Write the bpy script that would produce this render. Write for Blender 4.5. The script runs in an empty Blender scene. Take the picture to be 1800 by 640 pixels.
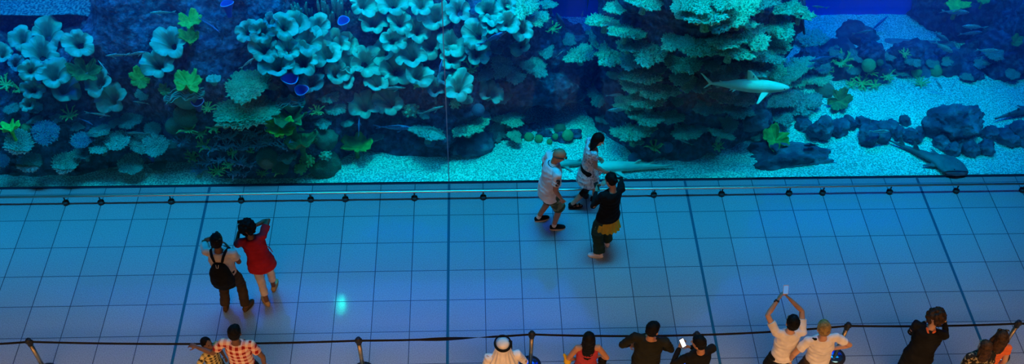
import bpy, bmesh, math, random
import numpy as np
from mathutils import Vector, Matrix, Quaternion
from mathutils.bvhtree import BVHTree

# ------------------------------------------------------------------ camera, world, lights, exposure
S = bpy.context.scene
C = S.collection
V = Vector
FOC, CX, CY, CZ, YAW, PIT, ROL = 1861.72, .4599, -12.5206, 13.8905, .0517, .8305, .0253
CAM = V((CX, CY, CZ))
_f = V((math.sin(YAW)*math.cos(PIT), math.cos(YAW)*math.cos(PIT), -math.sin(PIT)))
_r = V((math.cos(YAW), -math.sin(YAW), 0)); _u = _r.cross(_f)
_r2 = math.cos(ROL)*_r + math.sin(ROL)*_u
_u2 = -math.sin(ROL)*_r + math.cos(ROL)*_u
cam = bpy.data.objects.new('camera', bpy.data.cameras.new('camera')); C.objects.link(cam)
cam.matrix_world = Matrix(((_r2.x, _u2.x, -_f.x, CX), (_r2.y, _u2.y, -_f.y, CY), (_r2.z, _u2.z, -_f.z, CZ), (0, 0, 0, 1)))
cam.data.sensor_width = 36; cam.data.lens = FOC/1800*36; cam.data.clip_end = 200
S.camera = cam
S.view_settings.view_transform = 'Standard'; S.view_settings.look = 'None'
S.view_settings.gamma = 1; S.view_settings.use_curve_mapping = False
S.view_settings.exposure = 0.0
S.cycles.use_denoising = True
S.cycles.transparent_max_bounces = 16
S.cycles.max_bounces = 6
W = bpy.data.worlds.new('world'); S.world = W; W.use_nodes = True
W.node_tree.nodes['Background'].inputs[0].default_value = (.04, .16, .42, 1)
W.node_tree.nodes['Background'].inputs[1].default_value = .07

def ray(px, py):
    return (_f*FOC + _r2*(px-900) - _u2*(py-320)).normalized()
def at_z(px, py, z=0.0):
    d = ray(px, py); return CAM + d*((z-CZ)/d.z)
def at_y(px, py, y):
    d = ray(px, py); return CAM + d*((y-CY)/d.y)

def area(name, loc, target, sx, sy, col, e, spread=180):
    l = bpy.data.lights.new(name, 'AREA'); l.shape = 'RECTANGLE'; l.size = sx; l.size_y = sy
    l.color = col; l.energy = e; l.spread = math.radians(spread)
    o = bpy.data.objects.new(name, l); C.objects.link(o); o.location = loc
    o.rotation_euler = (V(target)-V(loc)).to_track_quat('-Z', 'Y').to_euler(); return o
def spot(name, loc, target, ang, col, e, r=.15, blend=.8):
    l = bpy.data.lights.new(name, 'SPOT'); l.spot_size = math.radians(ang); l.spot_blend = blend
    l.color = col; l.energy = e; l.shadow_soft_size = r
    o = bpy.data.objects.new(name, l); C.objects.link(o); o.location = loc
    o.rotation_euler = (V(target)-V(loc)).to_track_quat('-Z', 'Y').to_euler(); return o
CY_ = (.0, .66, .84); BL = (.0, .13, 1.0)
area('tank_key_light', (1, 1.2, 9), (1, 1.8, 0), 22, 1.6, CY_, 1300)
area('tank_blue_fill', (0, 4.5, 9), (0, 2.0, 0), 22, 3, BL, 560, 70)  # added blue fill, stands in for light scattered by the water
area('tank_front_blue_fill', (0, .6, 7.6), (0, 3.0, 1.0), 20, .6, (0, .18, 1), 380)  # added ambient fill that turns the dark rock faces blue
area('tank_glow_fill', (-.5, -.2, 8.6), (-.5, -.6, 0), 22, 1.0, (0, .52, 1), 232, 41)  # added lamp above the walkway, standing in for tank glow on the floor
area('tank_back_light', (3, 4.6, 7), (3, 6, .5), 18, .5, (0, .05, 1), 420, 90)
for q, (px, py, e, a) in enumerate(((700, 290, 520, 30), (900, 280, 900, 28), (1000, 250, 300, 18), (1500, 270, 650, 34), (1610, 190, 420, 30), (1250, 310, 250, 24),
        (580, 110, 400, 26), (700, 90, 560, 26), (820, 80, 330, 24), (325, 120, 150, 18), (110, 130, 190, 22), (150, 262, 170, 26), (330, 262, 150, 20), (990, 190, 260, 14), (1705, 60, 200, 20), (1550, 110, 240, 22), (1080, 80, 260, 20), (1230, 30, 420, 24), (1400, 70, 420, 24), (1130, 200, 380, 22), (1280, 200, 260, 24), (1100, 110, 300, 20), (1305, 160, 420, 16))):
    t = at_z(px, py, 0 if py > 180 and px > 560 else 1.6)
    spot('tank_spot_and_fill', (t.x*.98, max(.7, t.y-.6), 8.5), t, a, (.0, .78, .82), e*1.6, .12)  # spots for the bright sand; others added to brighten corals, fish and path
# the hall: low warm lamp standing in for shop light on people, and a downlight
area('hall_warm_light', (1, -9.5, 1.35), (1, -3, 1.5), 20, 1.0, (1, .42, .11), 155, 140)
area('shop_downlight', (1, -6.6, 4.2), (1, -4.9, 0), 20, .8, (1, .50, .20), 150, 66)

# ------------------------------------------------------------------ node helpers
def mat(name, col, rough=.6, metal=0, spec=.5, emis=None, es=0):
    m = bpy.data.materials.new(name); m.use_nodes = True
    b = m.node_tree.nodes['Principled BSDF']
    b.inputs['Base Color'].default_value = (*col, 1); b.inputs['Roughness'].default_value = rough
    b.inputs['Metallic'].default_value = metal; b.inputs['Specular IOR Level'].default_value = spec
    if emis: b.inputs['Emission Color'].default_value = (*emis, 1); b.inputs['Emission Strength'].default_value = es
    return m
def _n(m, t, **k):
    n = m.node_tree.nodes.new(t)
    for a, v in k.items(): setattr(n, a, v)
    return n
def noisy(name, c1, c2, scale=6, rough=.7, bump=.3, bscale=None, dist=.02, kind='NOISE', coord='Object', detail=6, spec=.3, lo=.35, hi=.65):
    m = mat(name, c1, rough, 0, spec); L = m.node_tree.links; b = m.node_tree.nodes['Principled BSDF']
    tc = _n(m, 'ShaderNodeTexCoord')
    if kind == 'NOISE':
        t = _n(m, 'ShaderNodeTexNoise'); t.inputs['Scale'].default_value = scale; t.inputs['Detail'].default_value = detail
    else:
        t = _n(m, 'ShaderNodeTexVoronoi'); t.inputs['Scale'].default_value = scale
    out = t.outputs[0]
    L.new(tc.outputs[coord], t.inputs['Vector'])
    r = _n(m, 'ShaderNodeValToRGB'); e = r.color_ramp.elements
    e[0].position = lo; e[1].position = hi; e[0].color = (*c1, 1); e[1].color = (*c2, 1)
    L.new(out, r.inputs[0]); L.new(r.outputs[0], b.inputs['Base Color'])
    if bump:
        t2 = _n(m, 'ShaderNodeTexNoise'); t2.inputs['Scale'].default_value = bscale or scale*3; t2.inputs['Detail'].default_value = 5
        L.new(tc.outputs[coord], t2.inputs['Vector'])
        bp = _n(m, 'ShaderNodeBump'); bp.inputs['Strength'].default_value = bump; bp.inputs['Distance'].default_value = dist
        L.new(t2.outputs[0], bp.inputs['Height']); L.new(bp.outputs[0], b.inputs['Normal'])
    return m

def checks(name, ca, cb, cc, n=34):
    """woven check shirt: two crossing stripe sets in the cloth's own coordinates"""
    m = mat(name, ca, .85, 0, .2); L = m.node_tree.links; b = m.node_tree.nodes['Principled BSDF']
    tc = _n(m, 'ShaderNodeTexCoord'); sp = _n(m, 'ShaderNodeSeparateXYZ'); L.new(tc.outputs['Object'], sp.inputs[0])
    def stripe(sock):
        a = _n(m, 'ShaderNodeMath', operation='MULTIPLY'); a.inputs[1].default_value = n*math.pi*.5; L.new(sock, a.inputs[0])
        s = _n(m, 'ShaderNodeMath', operation='SINE'); L.new(a.outputs[0], s.inputs[0])
        g = _n(m, 'ShaderNodeMath', operation='GREATER_THAN'); g.inputs[1].default_value = 0; L.new(s.outputs[0], g.inputs[0]); return g.outputs[0]
    sx = stripe(sp.outputs[0]); sz = stripe(sp.outputs[2])
    m1 = _n(m, 'ShaderNodeMix', data_type='RGBA'); m1.inputs[6].default_value = (*ca, 1); m1.inputs[7].default_value = (*cb, 1); L.new(sx, m1.inputs[0])
    m2 = _n(m, 'ShaderNodeMix', data_type='RGBA'); m2.inputs[7].default_value = (*cc, 1); L.new(m1.outputs[2], m2.inputs[6])
    mu = _n(m, 'ShaderNodeMath', operation='MULTIPLY'); L.new(sx, mu.inputs[0]); L.new(sz, mu.inputs[1])
    m3 = _n(m, 'ShaderNodeMix', data_type='RGBA'); m3.inputs[6].default_value = (*ca, 1); m3.inputs[7].default_value = (*cb, 1)
    ad = _n(m, 'ShaderNodeMath', operation='ADD'); L.new(sx, ad.inputs[0]); L.new(sz, ad.inputs[1])
    hf = _n(m, 'ShaderNodeMath', operation='MULTIPLY'); hf.inputs[1].default_value = .5; L.new(ad.outputs[0], hf.inputs[0]); L.new(hf.outputs[0], m3.inputs[0])
    L.new(mu.outputs[0], m2.inputs[0]); L.new(m3.outputs[2], m2.inputs[6]); L.new(m2.outputs[2], b.inputs['Base Color'])
    return m

# ------------------------------------------------------------------ numpy noise
def _h(i, j, k, s):
    n = (i*73856093) ^ (j*19349663) ^ (k*83492791) ^ (s*2654435761)
    n = (n ^ (n >> 13))*1274126177 & 0x7fffffff
    n = (n ^ (n >> 15))*1911520717 & 0x7fffffff
    return (n & 0xffffff)/float(0xffffff)*2-1
def vnoise(P, seed=0):
    P = np.asarray(P, float); I = np.floor(P).astype(np.int64); F = P-I; F = F*F*(3-2*F)
    r = 0
    for a in (0, 1):
        for b in (0, 1):
            for c in (0, 1):
                w = (F[:, 0] if a else 1-F[:, 0])*(F[:, 1] if b else 1-F[:, 1])*(F[:, 2] if c else 1-F[:, 2])
                r = r + w*_h(I[:, 0]+a, I[:, 1]+b, I[:, 2]+c, seed)
    return r
def fbm(P, oct=4, seed=0, gain=.5):
    P = np.asarray(P, float); r = 0; a = 1; f = 1
    for o in range(oct): r = r + a*vnoise(P*f+o*17.3, seed+o); a *= gain; f *= 2.03
    return r

# ------------------------------------------------------------------ object helpers
def tag(o, label=None, cat=None, group=None, kind=None):
    if label: o['label'] = label
    if cat: o['category'] = cat
    if group: o['group'] = group
    if kind: o['kind'] = kind
    return o
def link(name, me, m=None, parent=None, smooth=True):
    o = bpy.data.objects.new(name, me); C.objects.link(o)
    if m is not None:
        me.materials.clear()
        for q in (m if isinstance(m, (list, tuple)) else [m]): me.materials.append(q)
    if smooth: me.shade_smooth()
    if parent is not None: o.parent = parent
    return o
def pymesh(name, vs, fs):
    me = bpy.data.meshes.new(name); me.from_pydata([tuple(v) for v in vs], [], [tuple(f) for f in fs]); me.update(); return me
def empty(name, loc=(0, 0, 0), rz=0):
    o = bpy.data.objects.new(name, None); C.objects.link(o); o.location = loc; o.rotation_euler = (0, 0, rz); o.empty_display_size = .1; return o
def copy_thing(o):
    c = o.copy(); C.objects.link(c)
    for ch in o.children:
        d = ch.copy(); C.objects.link(d); d.parent = c
        for g in ch.children:
            e = g.copy(); C.objects.link(e); e.parent = d
    return c

class MB:
    """collects closed shapes into one mesh"""
    def __init__(s): s.v = []; s.f = []; s.mi = []
    def add(s, vs, fs, mi=0):
        n = len(s.v); s.v += [tuple(v) for v in vs]; s.f += [tuple(n+i for i in f) for f in fs]; s.mi += [mi]*len(fs); return s
    def box(s, lo, hi, mi=0, M=None):
        x0, y0, z0 = lo; x1, y1, z1 = hi
        vs = [V(p) for p in ((x0,y0,z0),(x1,y0,z0),(x1,y1,z0),(x0,y1,z0),(x0,y0,z1),(x1,y0,z1),(x1,y1,z1),(x0,y1,z1))]
        if M: vs = [M @ v for v in vs]
        return s.add(vs, [(0,3,2,1),(4,5,6,7),(0,1,5,4),(1,2,6,5),(2,3,7,6),(3,0,4,7)], mi)
    def ell(s, c, r, M=None, n=14, k=9, mi=0):
        """ellipsoid; M: 3x3 rotation"""
        c = V(c); vs = []; fs = []
        for i in range(k+1):
            ph = math.pi*i/k
            for j in range(n):
                th = 2*math.pi*j/n
                p = V((r[0]*math.sin(ph)*math.cos(th), r[1]*math.sin(ph)*math.sin(th), r[2]*math.cos(ph)))
                vs.append((M @ p if M else p)+c)
        for i in range(k):
            for j in range(n):
                a = i*n+j; b = i*n+(j+1) % n; fs.append((a, a+n, b+n, b))
        return s.add(vs, fs, mi)
    def loft(s, secs, n=16, mi=0):
        """secs: (centre, U, V) ellipse axes; ends capped"""
        vs = []; fs = []
        for c, U, W_ in secs:
            c = V(c); U = V(U); W_ = V(W_)
            for j in range(n):
                t = 2*math.pi*j/n; vs.append(c+U*math.cos(t)+W_*math.sin(t))
        k = len(secs)
        for i in range(k-1):
            for j in range(n):
                a = i*n+j; b = i*n+(j+1) % n; fs.append((a, b, b+n, a+n))
        fs.append(tuple(range(n))[::-1]); fs.append(tuple((k-1)*n+j for j in range(n)))
        return s.add(vs, fs, mi)
    def limb(s, pts, rs, n=12, mi=0):
        """round-ended tapered tube through pts"""
        pts = [V(p) for p in pts]; secs = []
        up = None
        for i, (p, r) in enumerate(zip(pts, rs)):
            d = (pts[min(i+1, len(pts)-1)]-pts[max(i-1, 0)]).normalized()
            if up is None:
                up = d.orthogonal().normalized()
            U = (up-d*up.dot(d)).normalized(); up = U; W_ = d.cross(U)
            if i == 0:
                for q in (.95, .8, .5): secs.append((p-d*r*q, U*r*math.sqrt(1-q*q), W_*r*math.sqrt(1-q*q)))
            secs.append((p, U*r, W_*r))
            if i == len(pts)-1:
                for q in (.5, .8, .95): secs.append((p+d*r*q, U*r*math.sqrt(1-q*q), W_*r*math.sqrt(1-q*q)))
        return s.loft(secs, n, mi)
    def mesh(s, name='m'):
        me = pymesh(name, s.v, s.f)
        if any(s.mi): me.polygons.foreach_set('material_index', s.mi)
        return me
    def build(s, name, m=None, parent=None, smooth=True):
        return link(name, s.mesh(name), m, parent, smooth)
    def fused(s, name, voxel, m=None, parent=None, smooth_it=3, disp=None):
        """one continuous skin over all collected shapes"""
        me = s.mesh(name); o = bpy.data.objects.new('tmp', me); C.objects.link(o)
        r = o.modifiers.new('r', 'REMESH'); r.mode = 'VOXEL'; r.voxel_size = voxel
        if smooth_it:
            q = o.modifiers.new('s', 'SMOOTH'); q.factor = .5; q.iterations = smooth_it
        dg = bpy.context.evaluated_depsgraph_get(); dg.update()
        me2 = bpy.data.meshes.new_from_object(o.evaluated_get(dg)); me2.name = name
        bpy.data.objects.remove(o); bpy.data.meshes.remove(me)
        if disp:
            P = np.empty(len(me2.vertices)*3); me2.vertices.foreach_get('co', P); P = P.reshape(-1, 3)
            N = np.empty(len(me2.vertices)*3); me2.vertices.foreach_get('normal', N); N = N.reshape(-1, 3)
            P = P+N*disp(P)[:, None]; me2.vertices.foreach_set('co', P.ravel()); me2.update()
        return link(name, me2, m, parent, True)

# ------------------------------------------------------------------ materials
M_rock = noisy('reef_rock', (.012, .03, .09), (.09, .18, .38), 9, .9, 1.0, 12, .10, lo=.42, hi=.78, detail=10)
M_rock2 = noisy('boulder_rock', (.02, .045, .11), (.16, .28, .42), 2.2, .9, 1.0, 9, .08, lo=.42, hi=.75)
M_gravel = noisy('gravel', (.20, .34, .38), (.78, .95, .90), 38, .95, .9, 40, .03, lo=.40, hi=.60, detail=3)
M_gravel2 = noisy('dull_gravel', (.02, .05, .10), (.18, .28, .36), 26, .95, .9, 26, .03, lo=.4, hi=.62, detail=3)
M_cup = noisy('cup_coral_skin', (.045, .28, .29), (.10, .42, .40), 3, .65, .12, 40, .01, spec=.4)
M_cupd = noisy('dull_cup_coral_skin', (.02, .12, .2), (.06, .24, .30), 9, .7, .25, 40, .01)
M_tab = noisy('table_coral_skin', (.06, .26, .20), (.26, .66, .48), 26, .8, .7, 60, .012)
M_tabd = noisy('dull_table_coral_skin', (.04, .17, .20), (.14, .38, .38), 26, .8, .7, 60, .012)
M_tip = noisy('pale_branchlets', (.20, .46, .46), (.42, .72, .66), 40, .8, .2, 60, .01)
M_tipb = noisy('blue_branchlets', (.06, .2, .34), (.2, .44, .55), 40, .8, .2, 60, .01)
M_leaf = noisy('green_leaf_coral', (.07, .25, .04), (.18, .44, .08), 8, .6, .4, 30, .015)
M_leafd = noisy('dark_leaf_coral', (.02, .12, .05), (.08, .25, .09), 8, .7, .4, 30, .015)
M_leafy = noisy('bright_leaf_coral', (.16, .50, .05), (.36, .80, .10), 8, .6, .4, 30, .015)
M_purp = mat('tube_sponge', (.02, .05, .42), .6); M_rim = mat('sponge_rim', (.22, .35, .75), .6)
M_ball = noisy('brain_coral', (.015, .10, .09), (.06, .22, .16), 30, .8, .8, 50, .015)
M_ballg = noisy('green_brain_coral', (.05, .28, .14), (.14, .5, .22), 30, .8, .8, 50, .015)
M_ballb = noisy('blue_brain_coral', (.02, .08, .22), (.06, .2, .4), 30, .8, .8, 50, .015)
M_br = noisy('branch_coral', (.10, .40, .16), (.28, .66, .24), 30, .8, .3, 50, .01)
M_brb = noisy('blue_branch_coral', (.06, .22, .42), (.2, .5, .75), 30, .8, .3, 50, .01)
M_fish = noisy('grey_fish_skin', (.16, .34, .44), (.38, .62, .68), 14, .4, .1, 40, .004, spec=.6)
M_fishd = noisy('dark_fish_skin', (.008, .02, .08), (.02, .06, .16), 14, .5, .1, 40, .004)
M_shark = noisy('shark_skin', (.38, .70, .64), (.52, .84, .74), 5, .6, .1, 40, .004)
M_sharkd = noisy('dark_shark_skin', (.02, .06, .10), (.06, .13, .18), 6, .6, .1, 40, .004)
M_eye = mat('eye_black', (.01, .01, .012), .2); M_white = mat('eye_white', (.7, .7, .68), .3)
# ------------------------------------------------------------------ the hall floor
def floor_material():
    m = mat('terrazzo_tiles', (.4, .4, .4), .34, 0, .55); L = m.node_tree.links; b = m.node_tree.nodes['Principled BSDF']
    tc = _n(m, 'ShaderNodeTexCoord'); sp = _n(m, 'ShaderNodeSeparateXYZ'); L.new(tc.outputs['Object'], sp.inputs[0])
    def line(sock, w):
        a = _n(m, 'ShaderNodeMath', operation='MULTIPLY_ADD'); a.inputs[1].default_value = 1/.6; a.inputs[2].default_value = 100.5; L.new(sock, a.inputs[0])
        f = _n(m, 'ShaderNodeMath', operation='FRACT'); L.new(a.outputs[0], f.inputs[0])
        s = _n(m, 'ShaderNodeMath', operation='SUBTRACT'); s.inputs[1].default_value = .5; L.new(f.outputs[0], s.inputs[0])
        ab = _n(m, 'ShaderNodeMath', operation='ABSOLUTE'); L.new(s.outputs[0], ab.inputs[0])
        lt = _n(m, 'ShaderNodeMath', operation='LESS_THAN'); lt.inputs[1].default_value = w/.6; L.new(ab.outputs[0], lt.inputs[0]); return lt.outputs[0], a.outputs[0]
    lx, ax = line(sp.outputs[0], .0065); ly, ay = line(sp.outputs[1], .0058)
    mx = _n(m, 'ShaderNodeMath', operation='MAXIMUM'); L.new(lx, mx.inputs[0]); L.new(ly, mx.inputs[1])
    # each tile a slightly different grey
    fx = _n(m, 'ShaderNodeMath', operation='FLOOR'); fy = _n(m, 'ShaderNodeMath', operation='FLOOR')
    hx = _n(m, 'ShaderNodeMath', operation='ADD'); hx.inputs[1].default_value = .5; L.new(ax, hx.inputs[0]); L.new(hx.outputs[0], fx.inputs[0])
    hy = _n(m, 'ShaderNodeMath', operation='ADD'); hy.inputs[1].default_value = .5; L.new(ay, hy.inputs[0]); L.new(hy.outputs[0], fy.inputs[0])
    cb = _n(m, 'ShaderNodeCombineXYZ'); L.new(fx.outputs[0], cb.inputs[0]); L.new(fy.outputs[0], cb.inputs[1])
    wn = _n(m, 'ShaderNodeTexWhiteNoise'); L.new(cb.outputs[0], wn.inputs[0])
    mr = _n(m, 'ShaderNodeMapRange'); mr.inputs[3].default_value = .92; mr.inputs[4].default_value = 1.05; L.new(wn.outputs[0], mr.inputs[0])
    ns = _n(m, 'ShaderNodeTexNoise'); ns.inputs['Scale'].default_value = 75; ns.inputs['Detail'].default_value = 4; L.new(tc.outputs['Object'], ns.inputs['Vector'])
    r = _n(m, 'ShaderNodeValToRGB'); e = r.color_ramp.elements; e[0].position = .36; e[0].color = (.20, .28, .32, 1); e[1].position = .60; e[1].color = (.32, .45, .50, 1)
    L.new(ns.outputs[0], r.inputs[0])
    ml = _n(m, 'ShaderNodeMix', data_type='RGBA', blend_type='MULTIPLY'); ml.inputs[0].default_value = 1; L.new(r.outputs[0], ml.inputs[6]); L.new(mr.outputs[0], ml.inputs[7])
    mj = _n(m, 'ShaderNodeMix', data_type='RGBA'); mj.inputs[7].default_value = (.03, .06, .09, 1); L.new(mx.outputs[0], mj.inputs[0]); L.new(ml.outputs[2], mj.inputs[6])
    L.new(mj.outputs[2], b.inputs['Base Color'])
    n2 = _n(m, 'ShaderNodeTexNoise'); n2.inputs['Scale'].default_value = 1.3; n2.inputs['Detail'].default_value = 6; L.new(tc.outputs['Object'], n2.inputs['Vector'])
    rr = _n(m, 'ShaderNodeMapRange'); rr.inputs[3].default_value = .24; rr.inputs[4].default_value = .42; L.new(n2.outputs[0], rr.inputs[0]); L.new(rr.outputs[0], b.inputs['Roughness'])
    b.inputs['Coat Weight'].default_value = .5; b.inputs['Coat Roughness'].default_value = .07
    return m
M_floor = floor_material()
b = MB(); b.box((-16, -14, -.3), (16, .14, 0)); tag(b.build('floor', M_floor, None, False), kind='structure')
M_joint = mat('expansion_joint', (.01, .10, .17), .4); M_jointc = mat('joint_filler', (.04, .30, .42), .35)
for q in range(-2, 4):
    x = q*4.2
    b = MB(); b.box((x-.022, -14, -.05), (x+.022, .12, .0015)); b.box((x-.006, -14, -.04), (x+.006, .12, .003), 1)
    tag(b.build('trim_%d' % (q+3), [M_joint, M_jointc], None, False), kind='structure')
M_sill = mat('dark_sill', (.01, .02, .06), .4)
b = MB(); b.box((-16, .13, 0), (16, .15, .01)); tag(b.build('trim_7', M_sill, None, False), kind='structure')
# kick rail
M_steel = mat('brushed_steel', (.62, .56, .5), .28, 1); M_dark = mat('dark_rubber', (.012, .014, .016), .55)
kr = empty('kick_rail', (0, -.22, 0)); tag(kr, 'low brushed metal rail on short posts along the foot of the aquarium glass', 'rail')
b = MB(); b.limb([(-14, 0, .19), (14, 0, .19)], [.021, .021], 14); b.build('tube', M_steel, kr)
pm = pf = None
for i in (-17, -15, -13, -11, -10, -8, -6, -4, -3, -1, 1, 3, 4, 6, 8, 10, 11, 13, 15, 17, 18):
    if pm is None:
        b = MB(); b.loft([((0, 0, 0), (.012, 0, 0), (0, .012, 0)), ((0, 0, .18), (.012, 0, 0), (0, .012, 0))], 10)
        pm = b.mesh('post'); pm.materials.append(M_dark)
        b = MB(); b.loft([((0, 0, 0), (.055, 0, 0), (0, .055, 0)), ((0, 0, .05), (.055, 0, 0), (0, .055, 0)), ((0, 0, .066), (.03, 0, 0), (0, .03, 0))], 18)
        pf = b.mesh('post_foot'); pf.materials.append(M_dark)
    p = bpy.data.objects.new('post', pm); C.objects.link(p); p.parent = kr; p.location = (i*.6, 0, 0)
    g = bpy.data.objects.new('post_foot', pf); C.objects.link(g); g.parent = p
# the glass
def glass_mat():
    m = bpy.data.materials.new('aquarium_glass'); m.use_nodes = True; nt = m.node_tree; nt.nodes.clear()
    o = _n(m, 'ShaderNodeOutputMaterial'); t = _n(m, 'ShaderNodeBsdfTransparent'); t.inputs[0].default_value = (.55, .97, 1, 1)
    g = _n(m, 'ShaderNodeBsdfGlossy'); g.inputs['Roughness'].default_value = .02; fr = _n(m, 'ShaderNodeFresnel'); fr.inputs[0].default_value = 1.2
    mx = _n(m, 'ShaderNodeMixShader'); nt.links.new(fr.outputs[0], mx.inputs[0]); nt.links.new(t.outputs[0], mx.inputs[1]); nt.links.new(g.outputs[0], mx.inputs[2]); nt.links.new(mx.outputs[0], o.inputs[0])
    return m
M_glass = glass_mat(); M_seam = mat('seam_silicone', (.12, .3, .55), .3)
for q, (a, c) in enumerate(((-15.9, -.004), (.004, 15.9))):
    b = MB(); b.box((a, .155, .0), (c, .175, 8)); tag(b.build('window_%d' % (q+1), M_glass, None, False), kind='structure')
b = MB(); b.box((-.007, .15, .03), (.007, .177, 8)); tag(b.build('trim_8', M_seam, None, False), kind='structure')

# ------------------------------------------------------------------ the tank shell
def surf(name, fx, u0, u1, v0, v1, step, m, disp=None, kind='structure', flip=False):
    nu = int((u1-u0)/step)+1; nv = int((v1-v0)/step)+1
    U, T = np.meshgrid(np.linspace(u0, u1, nu), np.linspace(v0, v1, nv)); P = fx(U.ravel(), T.ravel())
    if disp is not None: P = disp(P, nu, nv)
    fs = [(j*nu+i, j*nu+i+1, (j+1)*nu+i+1, (j+1)*nu+i) for j in range(nv-1) for i in range(nu-1)]
    if flip: fs = [f[::-1] for f in fs]
    return tag(link(name, pymesh(name, P, fs), m), kind=kind)
def sandz(x, y):
    P = np.stack([x*.6, y*.6, 0*x], 1); z = .035*fbm(P, 3, 5) + .012*fbm(P*9, 2, 9)
    z += .10*np.exp(-((x+4.9)**2/1.6+(y-.5)**2/.1)) + .12*np.exp(-((x-1.6)**2/.8+(y-1.0)**2/.3))
    return np.clip(z, -.05, .5)*np.clip((y-.2)/.4, 0, 1)+.012
BACKY = at_z(1500, 27).y
sand = surf('gravel_bed', lambda u, t: np.stack([u, t, sandz(u, t)], 1), -13, 14, .18, BACKY+.2, .05, M_gravel)
M_back = mat('tank_back_wall_paint', (.01, .08, .85), .9, 0, .1)
b = MB(); b.box((-14, BACKY, -.2), (15, BACKY+.2, 10)); tag(b.build('wall_back', M_back, None, False), kind='structure')
for s, nm in ((-1, 'wall_left'), (1, 'wall_right')):
    b = MB(); x = 14.6 if s > 0 else -13.6; b.box((x-.3, .23, -.2), (x+.3, BACKY+.2, 10)); tag(b.build(nm, M_back, None, False), kind='structure')

TREES = []
def bvh(o):
    me = o.data; mw = o.matrix_world if o.parent is None else o.parent.matrix_world @ o.matrix_world
    bpy.context.view_layer.update(); mw = o.matrix_world
    vs = [mw @ v.co for v in me.vertices]; TREES.append(BVHTree.FromPolygons(vs, [tuple(p.vertices) for p in me.polygons])); return o
bvh(sand)

# pendant lamp over the water; it mirrors in the polished floor
pt = at_z(600, 536, 0); rd = (pt-CAM).normalized(); rd.z = -rd.z; lp = pt+rd*(8.35/rd.z)
lamp = empty('tank_lamp', lp); tag(lamp, 'cyan lamp hanging over the water, seen only as a bright streak in the floor', 'lamp')
b = MB(); b.loft([((0, 0, .02), (.13, 0, 0), (0, .13, 0)), ((0, 0, .25), (.10, 0, 0), (0, .10, 0)), ((0, 0, .32), (.03, 0, 0), (0, .03, 0)), ((0, 0, 1.2), (.012, 0, 0), (0, .012, 0))], 20); b.build('lamp_shade', M_dark, lamp)
b = MB(); b.ell((0, 0, 0), (.085, .26, .05)); b.build('bulb', mat('cyan_lamp_glow', (0, .6, .6), .3, emis=(0, .95, .8), es=100), lamp)
# the water
def water_mat():
    m = bpy.data.materials.new('tank_water'); m.use_nodes = True; nt = m.node_tree; nt.nodes.clear(); o = _n(m, 'ShaderNodeOutputMaterial')
    s = _n(m, 'ShaderNodeVolumeScatter'); s.inputs['Color'].default_value = (.0, .16, 1, 1); s.inputs['Density'].default_value = .05
    a = _n(m, 'ShaderNodeVolumeAbsorption'); a.inputs['Color'].default_value = (.0, .75, .95, 1); a.inputs['Density'].default_value = .05
    ad = _n(m, 'ShaderNodeAddShader'); nt.links.new(s.outputs[0], ad.inputs[0]); nt.links.new(a.outputs[0], ad.inputs[1]); nt.links.new(ad.outputs[0], o.inputs['Volume']); return m
b = MB(); b.box((-13.2, .18, -.1), (14.2, BACKY-.01, 8)); tag(b.build('tank_water', water_mat(), None, False), kind='structure')
# left reef face: foot line and crest vary along x
FOOT = [(-10, .75), (-7.6, .42), (-6.6, .38), (-5.6, .60), (-4.6, .62), (-4.1, .36), (-2.8, .34), (-2.3, .6), (-1.95, .78), (-1.6, .95), (-1, .82), (0, .80), (.4, .95), (.7, 1.25), (1.2, 1.7), (1.6, 2.3), (2.1, 3.3)]
CREST = [(-10, 2.0), (-6.0, 2.15), (-5.7, 2.5), (-5.1, 4.3), (-4, 4.6), (0, 4.6), (1.2, 4.6), (1.7, 4.2), (2.1, 3.5)]
fx_, fy_ = zip(*FOOT); cx_, cz_ = zip(*CREST)
def reef(u, t):
    b0 = np.interp(u, fx_, fy_); cz = np.interp(u, cx_, cz_)
    tt = t/5.5
    # profile: steep toe, leaning face, plateau
    z = np.minimum(-.15+t*.93, cz+.03*(t-cz))
    k = np.maximum(0, t*.93-.15-cz)
    y = b0+.12*np.clip(z, 0, 9)+.085*np.clip(z, 0, 9)**2*1.2+k*1.1
    return np.stack([u, y, z], 1)
def reef_disp(P, nu, nv):
    G = P.reshape(nv, nu, 3); du = np.gradient(G, axis=1); dv = np.gradient(G, axis=0); N = np.cross(du, dv); N /= np.linalg.norm(N, axis=2, keepdims=True)+1e-9; N = N.reshape(-1, 3)
    if N[:, 1].mean() > 0: N = -N
    amp = np.clip((P[:, 2]+.1)/.5, .25, 1)
    d = .30*fbm(P*.9, 3, 3)+.10*np.abs(fbm(P*2.6, 3, 8))+.05*fbm(P*6, 3, 11)
    Q = P+N*(d*amp)[:, None]; Q[:, 1] = np.maximum(Q[:, 1], .30); return Q
left_reef = bvh(surf('reef_rock_face', reef, -13, 2.1, 0, 9.5, .055, M_rock, reef_disp))
ledge = bvh(surf('gravel_ledge', lambda u, t: np.stack([u, t, 2.46+.05*fbm(np.stack([u, t, u*0], 1), 3, 2)-.5*np.clip(1.95-t+.25*np.sin(u*2), 0, 1)-.9*np.clip(u+5.4-.25*np.sin(t*3), 0, 1)], 1), -13, -5.0, 1.9, 5.4, .06, M_gravel2))

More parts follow.
